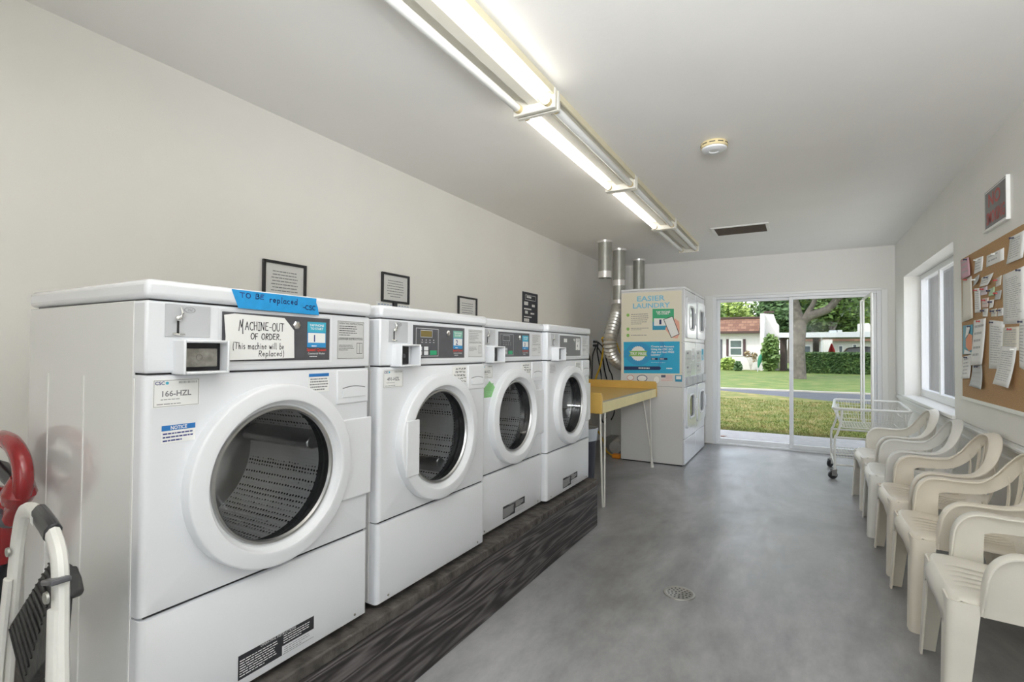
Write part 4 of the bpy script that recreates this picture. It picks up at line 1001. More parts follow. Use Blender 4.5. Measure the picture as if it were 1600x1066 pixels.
pinned([(1559, 482.5), (1567.5, 481), (1567.5, 493), (1559, 494.5)], 'white', 'small white card touching the left edge of the largest sheet', 2, .003, .002, 0, 1, 20)
pinned([(1504.5, 509), (1520, 507), (1519, 554), (1504.5, 554)], 'flyer', 'blue and orange flyer on the left edge of the cork board', 0, .004, .003, 0, 2)
q = [o for o in bpy.data.objects if o.name.startswith('sheet')][-1]; o_ = q.parent.location
b = MB(); P = [at_x(u, v, XR-.0245) for u, v in ((1509, 530), (1514, 521), (1519, 524), (1519, 546), (1514, 549), (1509, 542))]; b.add([p-o_ for p in P], [(0, 1, 2, 3, 4, 5)]); b.build('orange_shape', mat('flyer_orange', (.72, .25, .10), .6), q, smooth=False)
b = MB(); P = [at_x(u, v, XR-.0245) for u, v in ((1507, 546), (1518, 551), (1518, 553), (1506, 553))]; b.add([p-o_ for p in P], [(0, 1, 2, 3)]); P = [at_x(u, v, XR-.0245) for u, v in ((1510, 511), (1516, 511), (1513, 522), (1508, 528))]; b.add([p-o_ for p in P], [(0, 1, 2, 3)]); b.build('pale_shape', PAPER, q, smooth=False)
pinned([(1504.5, 558), (1518, 554), (1518, 591.5), (1505, 592)], 'white', 'small white leaflet below the blue flyer', 5, .006, .014, 0, 1, 21)
pinned([(1520.5, 571), (1535, 569.5), (1540, 609), (1521, 603)], 'grey', 'grey curled page hanging lowest, under the long white sheet', 4, .004, .030, 0, 1, 22)
pinned([(1522, 501), (1541, 497), (1538, 569.5), (1519.5, 571)], 'white', 'long white sheet hanging in the left half, right of the blue flyer', 5, .008, .016, 1, 1, 23)
bk = pinned([(1565, 541), (1590, 543), (1584, 607), (1559, 600)], 'white', 'thick stapled booklet hanging at the lower right of the cork board', 14, .008, .030, 2, 2, 24)

# ------------------------------------------------------------------ white moulded chairs
def chair(loc, rz, m, label, sc3=1.0):
    t = empty('plastic_armchair', loc, rz)
    # seat with a rolled front edge and slots
    ys = [-.225, -.215, -.20, -.17, -.14]
    slots = [-.10, -.05, 0, .05, .10]
    for c in slots: ys += [c-.0028, c+.0028]
    ys += [-.075, -.025, .025, .075, .14, .17, .20, .215, .225]; ys = sorted(ys)
    prof = [(-.205, .470), (-.200, .440), (-.188, .412), (-.165, .396), (-.12, .392), (-.05, .398), (.03, .407), (.10, .414), (.15, .417), (.185, .416), (.207, .408), (.222, .393), (.229, .374), (.231, .352)]
    vs = []
    for i, (x, z) in enumerate(prof):
        wv = lerp(.195, .232, min(1, max(0, (x+.2)/.40)))/.225
        for y in ys:
            yy = y*wv; e = abs(y)/.225; zz = z
            if i <= 9: zz += -.010*(1-e*e) - (.016*max(0, (e-.93)/.07) if i > 2 else 0)
            xx = x
            if i >= 9:
                xx -= .020*e**3*(1)
                if i >= 12: s_ = min(1, max(0, (e-.35)/.6)); s_ = s_*s_*(3-2*s_); zz -= (.055 if i == 13 else .02)*s_; 
            if i <= 2: zz += .02*e*e*(3-i)/3
            vs.append((xx, yy, zz))
    k = len(ys); fs = []
    for i in range(len(prof)-1):
        for j in range(k-1):
            mid = (ys[j]+ys[j+1])/2
            if any(abs(mid-c) < .001 for c in slots) and 3 <= i <= 7: continue
            fs.append((i*k+j, i*k+j+1, (i+1)*k+j+1, (i+1)*k+j))
    o = MB().add(vs, fs).build('seat', m, t); md = o.modifiers.new('thickness', 'SOLIDIFY'); md.thickness = .006; md.offset = -1
    # legs: angle section with rounded corner
    def leg(xt, yt, zt, xb, yb, wx0, wy0, wx1, wy1, sx, sy):
        L = []
        for a in [i/6 for i in range(7)]:
            x = lerp(xt, xb, a); y = lerp(yt, yb, a); z = lerp(zt, .0, a); wx = lerp(wx0, wx1, a); wy = lerp(wy0, wy1, a); r = .024; th = .007
            P = [(-wx, 0)]; P += [(-r+r*sin(R(q)), -r+r*cos(R(q))) for q in (0, 22, 45, 68, 90)]; P += [(0, -wy), (-th, -wy)]; P += [(-r+(r-th)*sin(R(q)), -r+(r-th)*cos(R(q))) for q in (90, 68, 45, 22, 0)]; P += [(-wx, -th)]
            L.append([(x+sx*p, y+sy*q_, z) for p, q_ in P])
        b = MB(); b.loops(L, cap0=True, cap1=True); return b.build('leg', m, t)
    for s_ in (-1, 1):
        leg(.222, .238*s_, .405, .240, .262*s_, .085, .100, .055, .058, 1, s_)
        leg(-.190, .200*s_, .440, -.255, .238*s_, .070, .060, .045, .042, -1, s_)
    # arms and back rim in one sweeping band
    half = [((.090, .2370, .372), .106, (0, 1, 0)), ((.086, .2455, .46), .102, (0, 1, 0)), ((.078, .2515, .515), .098, (0, 1, 0)), ((.056, .2535, .546), .090, (0, 1, 0)), ((.015, .254, .556), .076, (0, 1, 0)),
            ((-.03, .253, .557), .068, (0, 1, 0)), ((-.09, .249, .559), .066, (-.05, 1, 0)), ((-.15, .238, .574), .064, (-.25, .95, 0)), ((-.205, .210, .625), .060, (-.55, .82, 0)), ((-.238, .165, .690), .056, (-.8, .6, .1)),
            ((-.258, .100, .742), .050, (-.95, .3, .15)), ((-.266, .04, .762), .048, (-1, .1, .2))]
    full = half+[((-.267, 0, .764), .048, (-1, 0, .2))]+[((p[0], -p[1], p[2]), w_, (n[0], -n[1], n[2])) for p, w_, n in reversed(half)]
    P = smooth_path([p for p, _, _ in full], 5); Wd = smooth_path([(w_, 0, 0) for _, w_, _ in full], 5); Nn = smooth_path([n for _, _, n in full], 5)
    L = []
    for i in range(len(P)):
        T = (P[min(i+1, len(P)-1)]-P[max(i-1, 0)]).normalized(); N = Nn[i]-T*Nn[i].dot(T); N.normalize(); U = N.cross(T).normalized(); w_ = Wd[i].x/2; fl = .028 if P[i].x < .05 else (.024 if P[i].z > .46 else max(.0045, .024-(.46-P[i].z)*.28))
        sec = [(w_-.003, fl), (w_, fl-.005), (w_, -fl+.005), (w_-.003, -fl), (w_-.008, -fl), (w_-.010, -.008), (w_-.016, -.004), (-w_, -.003), (-w_, .004), (w_-.016, .005), (w_-.010, .009), (w_-.008, fl)]
        L.append([P[i]+U*a+N*c for a, c in sec])
    MB().loops(L, cap0=True, cap1=True).build('arm_and_back_rim', m, t)
    # fanned back slats
    def slat(y0, y1, bow, wd, zt=.752, xt=-.264):
        pts = [V((lerp(-.199, xt, a)-.012*sin(pi*a), lerp(y0, y1, a)+bow*sin(pi*a*.9), lerp(.45, zt, a))) for a in [i/8 for i in range(9)]]
        L = []
        for i, p in enumerate(pts):
            n_ = V((-1, 0, -.25)).normalized(); s_ = V((0, 1, 0)); L.append([p+s_*wd/2+n_*.002, p+n_*.007, p-s_*wd/2+n_*.002, p-s_*wd/2-n_*.003, p+n_*.001, p+s_*wd/2-n_*.003])
        b = MB(); b.loops(L, cap0=True, cap1=True); b.build('back_slat', m, t)
    for y0, y1, bw, wd in ((0, 0, 0, .024), (-.032, -.042, 0, .024), (.032, .042, 0, .024), (-.064, -.086, 0, .024), (.064, .086, 0, .024)): slat(y0, y1, bw, wd)
    slat(-.100, -.142, -.004, .036, .712, -.252); slat(.100, .142, .004, .036, .712, -.252)
    slat(-.175, -.196, -.012, .026, .640, -.218); slat(.175, .196, .012, .026, .640, -.218)
    return tag(t, label, 'chair', 'white plastic armchairs along the right wall')
chair((.660, 2.44, 0), pi+R(-2), CH[4], 'white plastic armchair nearest the camera, cut off by the right edge')
chair((.655, 3.10, 0), pi+R(1), CH[3], 'cream plastic armchair, second from the camera, under the cork board')
chair((.655, 3.735, 0), pi+R(1), CH[2], 'yellowish plastic armchair, the middle one of the five')
chair((.640, 4.39, 0), pi+R(-2), CH[1], 'greyish white plastic armchair, fourth from the camera, beside the window')
chair((.640, 5.06, 0), pi+R(2), CH[0], 'white plastic armchair farthest from the camera, right in front of the wire cart')

# ------------------------------------------------------------------ wire laundry cart
t = empty('laundry_cart', (.60, 6.17, 0))
def lc(x, y, z): return V((x-.60, y-6.17, z))
CM = mat('cart_enamel', (.76, .76, .72), .3, coat=.3)
def rim(z0, z1, x0, x1, y0, y1): return [lc(x0, y0, z0), lc(x1, y0, z0), lc(x1-.01, y1, z1), lc(x0+.05, y1, z1)]
def rounded(P, r=.05):
    out = []; n = len(P)
    for i in range(n):
        a, p, c = P[i-1], P[i], P[(i+1) % n]; d0 = (a-p).normalized(); d1 = (c-p).normalized()
        for k in range(6):
            q = k/5; s_ = p+d0*r; e = p+d1*r; out.append((s_*(1-q)**2+p*2*q*(1-q)+e*q*q))
    return out
RT = rim(.685, .725, .285, .90, 5.86, 6.50); RB = [lc(.36, 5.90, .50), lc(.84, 5.90, .50), lc(.84, 6.44, .50), lc(.38, 6.44, .50)]
b = MB(); b.tube(rounded(RT), .012, 10, closed=True); b.build('basket_rim', CM, t)
b = MB()
b.tube(rounded(RB, .03), .005, 6, closed=True); b.tube(rounded([p.lerp(q, .5) for p, q in zip(RT, RB)], .04), .003, 6, closed=True); b.tube(rounded([p.lerp(q, .25) for p, q in zip(RT, RB)], .04), .0022, 6, closed=True)
for i in range(4):
    for k in range(22):
        a = k/22; b.tube([RT[i].lerp(RT[(i+1) % 4], a), RB[i].lerp(RB[(i+1) % 4], a)], .0017, 5, cap=False)
for k in range(1, 20): a = k/20; b.tube([RB[0].lerp(RB[1], a), RB[3].lerp(RB[2], a)], .0017, 5, cap=False)
for k in range(1, 8): a = k/8; b.tube([RB[0].lerp(RB[3], a), RB[1].lerp(RB[2], a)], .0022, 5, cap=False)
b.build('wire_basket', CM, t)
b = MB()
for x0, x1, y in ((.30, .88, 5.87), (.30, .88, 6.48)):
    b.tube(smooth_path([lc(x0+.06, y, .68), lc(x0+.05, y, .55), lc(x0+.02, y, .44), lc(x0, y, .37), lc(x0, y, .085)], 5), .011, 8)
    b.tube(smooth_path([lc(x1-.03, y, .66), lc(x1-.02, y, .5), lc(x1, y, .37), lc(x1, y, .085)], 5), .011, 8)
    b.tube([lc(x0+.01, y, .405), lc(x1-.005, y, .405)], .010, 8); b.tube([lc(x0, y, .14), lc(x1, y, .14)], .009, 8)
for x in (.30, .88): b.tube([lc(x, 5.87, .14), lc(x, 6.48, .14)], .009, 8)
b.build('cart_frame', CM, t)
b = MB()
for k in range(24): b.tube([lc(.305+.57*k/23, 5.87, .215), lc(.305+.57*k/23, 6.48, .215)], .0018, 5, cap=False)
for y in (5.87, 6.02, 6.17, 6.33, 6.48): b.tube([lc(.30, y, .215), lc(.88, y, .215)], .0035, 6)
b.build('lower_wire_shelf', CM, t)
b = MB(); b.tube(smooth_path([lc(.60, 5.86, .50), lc(.60, 5.86, 1.2), lc(.60, 5.86, 1.74), lc(.60, 5.885, 1.782), lc(.60, 5.94, 1.79), lc(.59, 6.40, 1.79), lc(.59, 6.455, 1.782), lc(.59, 6.48, 1.74), lc(.59, 6.48, 1.2), lc(.59, 6.48, .50)], 6), .0115, 10)
b.build('hanging_rack', CM, t)
b = MB(); b.tube([lc(.565, 6.44, .52), lc(.565, 6.44, 1.77)], .008, 8); b.tube([lc(.565, 6.44, 1.77), lc(.592, 6.46, 1.785)], .008, 8); b.build('rack_brace', CM, t)
for x, y, a in ((.30, 5.87, 20), (.30, 6.48, 50), (.88, 5.87, 10), (.88, 6.48, 80)):
    k = MB(); T = M4.Translation(lc(x, y, 0)) @ M4.Rotation(R(a), 4, 'Z')
    k.box(-.018, .018, -.018, .018, .088, .094, T); k.box(-.035, .012, -.019, -.016, .035, .09, T); k.box(-.035, .012, .016, .019, .035, .09, T)
    cs = k.build('caster', CHROME, t)
    MB().lathe([(-.013, .012), (-.013, .032), (-.009, .040), (.009, .040), (.013, .032), (.013, .012)], T @ tmat((-.02, 0, .0405), EX, -EZ, EY), 26, cap0=True, cap1=True).build('wheel', RUBBER, cs)
tag(t, 'white wire laundry cart with tall hanging rack on black casters', 'laundry cart')

# ------------------------------------------------------------------ step ladder and red handled tool at the left edge
t = empty('step_ladder', (-1.36, .44, 0))
def ll(x, y, z): return V((x+1.36, y-.44, z))
RPx = smooth_path([ll(-1.08, .395, .0), ll(-1.115, .40, .40), ll(-1.145, .403, .70), ll(-1.155, .405, .80), ll(-1.18, .41, .852), ll(-1.235, .418, .882)], 6)
TPx = smooth_path([ll(-1.235, .418, .882), ll(-1.34, .435, .889), ll(-1.43, .448, .882)], 5)
LPx = smooth_path([ll(-1.43, .448, .882), ll(-1.50, .458, .862), ll(-1.545, .465, .81), ll(-1.575, .468, .72), ll(-1.605, .47, .55), ll(-1.68, .475, .0)], 6)
b = MB(); b.tube(RPx+TPx[1:]+LPx[1:], .0165, 10, sx=.75, sy=1, up=(0, 1, 0)); b.build('front_frame', LADW, t)
b = MB(); b.tube([ll(-1.222, .416, .878), ll(-1.26, .421, .886), ll(-1.345, .4355, .891)], .0215, 8, sx=.68, sy=1.02, up=(0, 1, 0)); gp = b.build('top_grip', BLACK, t, bevel=.004)
b = MB(); p0 = ll(-1.330, .4160, .876); bars(b, p0, V((-.95, .165, .02)).normalized()*-1, EZ, .045, .02, 1, .8, 2); 
b.build('label_mark', WINK, gp, smooth=False)
b = MB(); b.tube([ll(-1.10, .375, .0), ll(-1.128, .386, .40), ll(-1.150, .394, .765)], .0135, 8, sx=.6, up=(0, 1, 0)); b.build('rear_leg', LADW, t)
b = MB(); b.tube([ll(-1.66, .455, .0), ll(-1.60, .452, .50), ll(-1.572, .456, .70)], .0135, 8, sx=.6, up=(0, 1, 0)); b.build('rear_leg', LADW, t)
for x, y, z in ((-1.150, .385, .79), (-1.560, .452, .765)):
    k = MB(); k.lathe([(0, .011), (.004, .010), (.005, .005), (.003, .0005)], tmat(ll(x, y, z), EX, EZ, -EY), 14); k.build('rivet', GALV, t)
b = MB(); b.box(-.024, .022, -.016, .014, -.005, .005, M4.Translation(ll(-1.150, .398, .815)) @ M4.Rotation(R(-12), 4, 'Y')); b.build('hinge_cap', DGREY, t, bevel=.003)
pts = [(-1.395, .470, .775), (-1.300, .455, .782), (-1.255, .432, .640), (-1.385, .430, .520), (-1.590, .462, .585)]
nrm = V((0.04, -1, .12)).normalized()
b = MB(); b.prism([ll(*p) for p in pts], nrm*-.026); tr = b.build('folding_step', STEPB, t, bevel=.008)
b = MB(); A, Bq, Cq, D_ = [ll(*p)+nrm*.001 for p in (pts[0], pts[1], pts[3], pts[4])]
for k in range(14):
    a = (k+.5)/14; p = A.lerp(D_, a); q = Bq.lerp(Cq, a); b.tube([p.lerp(q, .08), p.lerp(q, .92)], .0022, 6)
b.build('tread_ribs', STEPB, tr)
b = MB(); b.prism([ll(-1.28, .45, .790), ll(-1.240, .445, .775), ll(-1.215, .44, .755), ll(-1.225, .44, .742), ll(-1.255, .445, .745), ll(-1.28, .45, .72)], (0, .025, 0)); b.build('hinge_arm', STEPB, t, bevel=.006)
for P in ((-1.08, .395), (-1.68, .475), (-1.10, .375), (-1.66, .455)):
    MB().box(-.022, .022, -.016, .016, .0, .03, M4.Translation(ll(P[0], P[1], 0))).build('rubber_foot', RUBBER, t, bevel=.004)
b = MB(); b.tube([ll(-1.13, .392, .34), ll(-1.62, .462, .36)], .012, 8); b.build('cross_bar', LADW, t)
tag(t, 'folded white step ladder with black ribbed step beside the nearest washer', 'ladder')
t = empty('red_handle_tool', (-2.09, .50, 0))
def rl(x, y, z): return V((x+2.09, y-.50, z))
loop = smooth_path([rl(-1.795, .52, .770), rl(-1.765, .52, .808), rl(-1.724, .52, .850), rl(-1.710, .52, .895), rl(-1.728, .52, .942), rl(-1.785, .52, .976), rl(-1.87, .52, .985), rl(-1.95, .52, .962), rl(-1.995, .52, .91), rl(-1.985, .52, .862), rl(-1.93, .52, .83), rl(-1.86, .52, .835), rl(-1.80, .52, .80), rl(-1.785, .52, .78)], 6)
b = MB(); b.tube(loop, .021, 12); b.tube([rl(-1.755, .52, .835), rl(-1.735, .52, .86), rl(-1.722, .52, .90)], [.030, .036, .022], 12); b.build('loop_handle', REDP, t)
b = MB(); b.tube([rl(-1.735, .52, .872), rl(-1.86, .52, .905), rl(-1.985, .52, .905)], .019, 12); b.build('cross_grip', BLACK, t)['label'] = 'black cross grip'
b = MB(); b.tube([rl(-1.790, .52, .785), rl(-1.845, .519, .66)], .021, 14); b.build('upper_shaft', REDP, t)
b = MB(); b.tube([rl(-1.781, .52, .806), rl(-1.796, .52, .772)], .0245, 14); b.build('collar', DGREY, t)
b = MB(); b.tube([rl(-1.843, .519, .664), rl(-2.06, .503, .10)], .022, 14); b.build('lower_shaft', BLACK, t)
b = MB(); b.box(-.14, .14, -.035, .035, 0, .10, M4.Translation(rl(-2.07, .50, 0))); b.build('base_head', BLACK, t, bevel=.015)
tag(t, 'red looped handle of a tool leaning in the left corner behind the ladder', 'tool')

# ------------------------------------------------------------------ outside
def grass_mat(name, c0, c1, c2, sc_):
    m, n, l, p = new_mat(name); p.inputs['Roughness'].default_value = .85
    tc = n.new('ShaderNodeTexCoord'); a = n.new('ShaderNodeTexNoise'); a.inputs['Scale'].default_value = sc_; a.inputs['Detail'].default_value = 8; a.inputs['Roughness'].default_value = .7
    l.new(tc.outputs['Object'], a.inputs['Vector']); r = ramp(n, [(.37, c0), (.5, c1), (.62, c2)]); l.new(a.outputs['Fac'], r.inputs[0]); l.new(r.outputs[0], p.inputs['Base Color'])
    b = n.new('ShaderNodeBump'); b.inputs['Strength'].default_value = .8; b.inputs['Distance'].default_value = .03
    t2 = n.new('ShaderNodeTexNoise'); t2.inputs['Scale'].default_value = 30; t2.inputs['Detail'].default_value = 5; l.new(tc.outputs['Object'], t2.inputs['Vector'])
    l.new(t2.outputs['Fac'], b.inputs['Height']); l.new(b.outputs[0], p.inputs['Normal']); return m
LAWN = grass_mat('near_lawn', (.10, .13, .022), (.16, .175, .04), (.27, .215, .085), 2.2)
LAWN2 = grass_mat('far_lawn', (.075, .135, .022), (.115, .175, .035), (.19, .20, .06), 1.3)
STREET = mat('asphalt', (.075, .082, .105), .8, noise=.12, nscale=3)
CURB = mat('curb_concrete', (.36, .345, .31), .8, noise=.1, nscale=5)
PATIO = mat('patio_concrete', (.33, .325, .335), .75, noise=.12, nscale=9, bump=.3, bscale=90)
STUCCO = mat('white_stucco', (.62, .61, .59), .7, noise=.03, nscale=6, bump=.2, bscale=30)
ground = [(-30, 7.4), (12, 7.4)]
struct(MB().box(-6, 6, YB+.16, 8.85, -.3, -.03).build('patio', PATIO, smooth=False))
b = MB(); b.prism([(-30, 8.85, -.5), (14, 8.85, -.5), (14, 8.95, -.5), (14, 12, -.5), (4, 14.0, -.5), (.76, 15.9, -.5), (-2.45, 18.3, -.5), (-30, 19.2, -.5)], (0, 0, .44)); struct(b.build('lawn_near', LAWN, smooth=False))
b = MB(); b.prism([(-30, 19.2, -.5), (-2.45, 18.3, -.5), (.76, 15.9, -.5), (4, 14.0, -.5), (14, 12, -.5), (30, 12, -.5), (30, 19.7, -.5), (1.3, 19.8, -.5), (-2.4, 19.8, -.5), (-30, 20.4, -.5)], (0, 0, .38)); struct(b.build('street', STREET, smooth=False))
b = MB(); b.prism([(-30, 20.4, -.5), (-2.4, 19.8, -.5), (1.3, 19.8, -.5), (30, 19.7, -.5), (30, 20.1, -.5), (1.3, 20.15, -.5), (-2.4, 20.15, -.5), (-30, 20.75, -.5)], (0, 0, .42)); struct(b.build('curb', CURB, smooth=False))
b = MB(); b.prism([(-30, 20.75, -.5), (-2.4, 20.15, -.5), (1.3, 20.15, -.5), (30, 20.1, -.5), (60, 100, -.5), (-60, 100, -.5)], (0, 0, .41)); struct(b.build('lawn_far', LAWN2, smooth=False))
rnd = random.Random(11); b = MB()
GBL = grass_mat('grass_blade', (.095, .14, .022), (.15, .18, .04), (.26, .21, .08), 1.7)
for k in range(24000):
    y = 8.87+6.5*rnd.random()**1.6; x = rnd.uniform(-.30, .14)*y+.0; a = rnd.uniform(0, pi); h_ = rnd.uniform(.02, .055); w_ = .004+.0015*y/9; z = -.06
    dx, dy = cos(a)*w_, sin(a)*w_; lx, ly = rnd.uniform(-.04, .04), rnd.uniform(-.04, .04)
    b.add([(x-dx, y-dy, z), (x+dx, y+dy, z), (x+lx, y+ly, z+h_)], [(0, 1, 2)])
tag(b.build('grass', GBL, smooth=False), 'green and yellow grass blades of the lawn beyond the patio', 'grass', kind='stuff')
b = MB(); b.add([(-.04, -.01, .0), (.02, -.03, .003), (.07, .0, .012), (.03, .04, .006), (-.03, .03, .002)], [(0, 1, 2, 3, 4)])
o = b.build('dry_leaf', mat('dry_leaf', (.20, .09, .05), .7), loc=at_z(1128, 682, -.028)); md = o.modifiers.new('t', 'SOLIDIFY'); md.thickness = .002
tag(o, 'brown dry leaf on the patio just outside the glass door', 'leaf')
# board fence seen through the side window
t = empty('board_fence', (2.6, 13.2, -.1)); FENCE = mat('grey_fence_board', (.06, .057, .063), .7, noise=.35, nscale=1.1)
b = MB()
for k in range(46): b.box(-.012, .012, -4.6+.2*k, -4.6+.2*k+.185, .05, 3.5)
b.build('boards', FENCE, t, smooth=False)
MB().box(.012, .06, -4.6, 4.6, .4, .5).box(.012, .06, -4.6, 4.6, 2.3, 2.4).build('rails', FENCE, t)
for k in range(5): MB().box(.06, .15, -4.6+2.27*k, -4.5+2.27*k, -.05, 3.5).build('post', FENCE, t)
tag(t, 'dark grey board fence outside the side window', 'fence')

# house across the street
HYD = 41.0
def hp(u, v, Y=HYD): p = at_y(u, v, Y); return p.x, p.z
ZG = -.09
t = empty('white_house', (hp(1150, 570)[0], HYD, ZG)); ho = V(t.location)
def hbox(nm, m, u0, v0, u1, v1, y0, y1, par=t, o=ho, YD=HYD, bevel=0, z0=None):
    x0, z1 = hp(u0, v0, YD); x1, zz = hp(u1, v1, YD); zz = z0 if z0 is not None else zz
    return MB().box(x0-o.x, x1-o.x, y0-o.y, y1-o.y, zz-o.z, z1-o.z).build(nm, m, par, bevel=bevel, smooth=False)
SHING = None
m, n, l, p = new_mat('brown_shingles'); tc = n.new('ShaderNodeTexCoord'); mp = n.new('ShaderNodeMapping'); mp.inputs['Rotation'].default_value = (R(90), 0, 0)
br = n.new('ShaderNodeTexBrick'); br.inputs['Scale'].default_value = 1.5; br.inputs['Color1'].default_value = (.13, .065, .045, 1); br.inputs['Color2'].default_value = (.22, .125, .085, 1); br.inputs['Mortar'].default_value = (.12, .06, .05, 1)
br.inputs['Mortar Size'].default_value = .025; br.inputs['Brick Width'].default_value = .55; br.inputs['Row Height'].default_value = .32
l.new(tc.outputs['Object'], mp.inputs[0]); l.new(mp.outputs[0], br.inputs['Vector']); l.new(br.outputs[0], p.inputs['Base Color']); p.inputs['Roughness'].default_value = .9; SHING = m
BROWN = mat('dark_brown_trim', (.05, .025, .02), .6); SHUT = mat('maroon_shutter', (.06, .028, .032), .6)
hbox('wall', STUCCO, 1060, 517, 1190, 580, HYD, HYD+8, z0=ZG)
x0 = hp(1050, 518)[0]-ho.x; x1 = hp(1187, 518)[0]-ho.x; za, zb = hp(1160, 517.5, HYD-.6)[1]-ho.z, hp(1160, 498, HYD+.3)[1]-ho.z
b = MB(); b.prism([(x0, -.6, za), (x0, .3, zb), (x0, .8, zb), (x0, .8, za)], (x1-x0, 0, 0)); b.build('shingle_roof', SHING, t, smooth=False)
MB().box(x0, x1, -.62, .8, za-.16, za).build('eave', BROWN, t, smooth=False); MB().box(x0, x1, .2, 6, zb, zb+.12).build('roof_edge', BROWN, t, smooth=False)
hbox('fin_wall', STUCCO, 1187.5, 490, 1194, 580, HYD-1.2, HYD+1, YD=HYD-1.2, z0=ZG)
P = [(1193.5, 490), (1208.5, 491), (1213, 504), (1217, 508), (1217.5, 580)]
b = MB(); b.prism([V((hp(u, v)[0]-ho.x, .15, max(hp(u, v)[1], ZG)-ho.z)) for u, v in P+[(1193.5, 580)]], (0, .3, 0)); b.build('gable_wall', STUCCO, t, smooth=False)
b = MB(); q = [hp(u, v) for u, v in ((1193, 489), (1209, 490))]; b.box(q[0][0]-ho.x, q[1][0]-ho.x, .1, .5, q[0][1]-ho.z, q[0][1]-ho.z+.12); b.build('gable_cap', BROWN, t, smooth=False)
wf = hbox('window', TRIM, 1139.5, 530.5, 1160, 556.5, HYD-.06, HYD); 
pn = hbox('pane', mat('teal_glass', (.05, .085, .085), .15, noise=.3, nscale=2), 1141.5, 532.5, 1158.5, 554.5, HYD-.09, HYD-.06, par=wf)
b = MB(); q0 = hp(1141, 543); q1 = hp(1159, 544.5); b.box(q0[0]-ho.x, q1[0]-ho.x, -.12, -.09, q1[1]-ho.z, q0[1]-ho.z); b.build('sash_bar', TRIM, wf, smooth=False)
for u0, u1 in ((1135, 1138.3), (1161.3, 1165)): hbox('shutter', SHUT, u0, 530, u1, 556.5, HYD-.08, HYD)
hbox('front_door', mat('slate_door', (.07, .07, .085), .5), 1119, 530.5, 1128.5, 580, HYD-.06, HYD, z0=ZG)
tag(t, 'white house with brown shingle roof and dark shutters across the street', 'house')
# carport with what stands under it
t = empty('carport', (hp(1290, 550, 40)[0], 40, ZG)); co_ = V(t.location); WMET = mat('carport_white', (.48, .50, .52), .4)
hbox('roof_fascia', WMET, 1217, 520, 1420, 526.5, 39.6, 40, t, co_, 39.6)
hbox('roof_deck', mat('carport_ceiling', (.42, .40, .37), .7), 1217, 522, 1420, 525.5, 40, 46.5, t, co_, 40)
for u in (1282.5, 1363, 1408): hbox('post', WMET, u, 526, u+2.6, 584, 39.8, 39.95, t, co_, 39.8, z0=ZG)
hbox('dark_partition', mat('dark_brown_siding', (.06, .042, .036), .7), 1218.5, 525, 1227.5, 580, 40.4, 46, t, co_, 40.4, z0=ZG)
hbox('dark_partition', mat('grey_siding', (.11, .10, .095), .7), 1271, 525, 1280, 580, 43.5, 46, t, co_, 43.5, z0=ZG)
tag(t, 'flat roofed carport with white fascia and thin white posts behind the hedge', 'carport')
t = empty('far_house', (hp(1300, 550, 56)[0], 56, ZG)); fo = V(t.location)
hbox('wall', STUCCO, 1240, 529, 1420, 580, 56, 60, t, fo, 56, z0=ZG)
hbox('roof_band', SHING, 1240, 522, 1420, 533, 55.3, 56, t, fo, 55.3)
for u0, u1, v0, v1 in ((1256.5, 1267, 540, 552), (1310, 1317, 540, 551), (1332, 1339, 538, 551)):
    f_ = hbox('window', TRIM, u0, v0, u1, v1, 55.9, 56, t, fo, 56); hbox('pane', mat('dark_glass', (.08, .10, .12), .2), u0+1.2, v0+1.2, u1-1.2, v1-1, 55.85, 55.9, f_, fo, 56)
hbox('white_wing_wall', STUCCO, 1287, 531, 1301, 580, 50, 55.5, t, fo, 50, z0=ZG)
b = MB(); q = [hp(u, v, 50) for u, v in ((1341.5, 506), (1358, 505), (1366, 522), (1341.5, 522))]; b.prism([V((x-fo.x, -6, z-fo.z)) for x, z in q], (0, 1, 0)); b.build('roof_parapet', STUCCO, t, smooth=False)
hbox('roof_unit', mat('roof_unit_blue', (.50, .56, .64), .4), 1296, 516.5, 1307, 522, 53, 54.5, t, fo, 53); hbox('roof_unit', WMET, 1309, 516, 1316, 522, 53, 54.5, t, fo, 53)
tag(t, 'white house with brown roof band seen under the carport', 'house')
t = empty('red_umbrella', (hp(1299.5, 552, 46.5)[0], 46.5, ZG)); za = hp(1300, 536, 46.5)[1]-ZG; zb = hp(1300, 556, 46.5)[1]-ZG
b = MB(); b.lathe([(zb, .30), (zb+.02, .31), (lerp(zb, za, .5), .20), (za-.1, .06), (za, .01)], None, 9, cap0=True); b.build('canopy', mat('red_canvas', (.58, .03, .035), .7), t)
b = MB(); b.lathe([(0, .25), (.06, .24), (.08, .03), (zb+.05, .025)], None, 12, cap0=True); b.build('pole', WMET, t)
tag(t, 'closed red patio umbrella under the carport', 'umbrella')
t = empty('black_car', (hp(1345, 552, 42.2)[0], 42.3, ZG)); b = MB(); L = []
for x, zt, wv in ((-2.2, .75, .7), (-2.1, .95, .82), (-1.2, 1.05, .86), (-.75, 1.5, .74), (.2, 1.58, .76), (1.0, 1.5, .74), (1.6, 1.08, .84), (2.15, .95, .80), (2.3, .7, .7)):
    zz = zt*1.10; L.append([(x, -wv, .35), (x, -wv*1.02, .75), (x, -wv*.86, zz), (x, wv*.86, zz), (x, wv*1.02, .75), (x, wv, .35)])
b.loops(L, cap0=True, cap1=True); b.build('car_body', mat('black_car_paint', (.012, .013, .016), .2, coat=.6), t, bevel=.05)
for x in (-1.45, 1.35):
    for y in (-.78, .62): MB().lathe([(0, .32), (.18, .32)], M4.Translation((x, y, .33)) @ tmat(V((0, 0, 0)), EX, EZ, EY), 20, cap0=True, cap1=True).build('wheel', RUBBER, t)
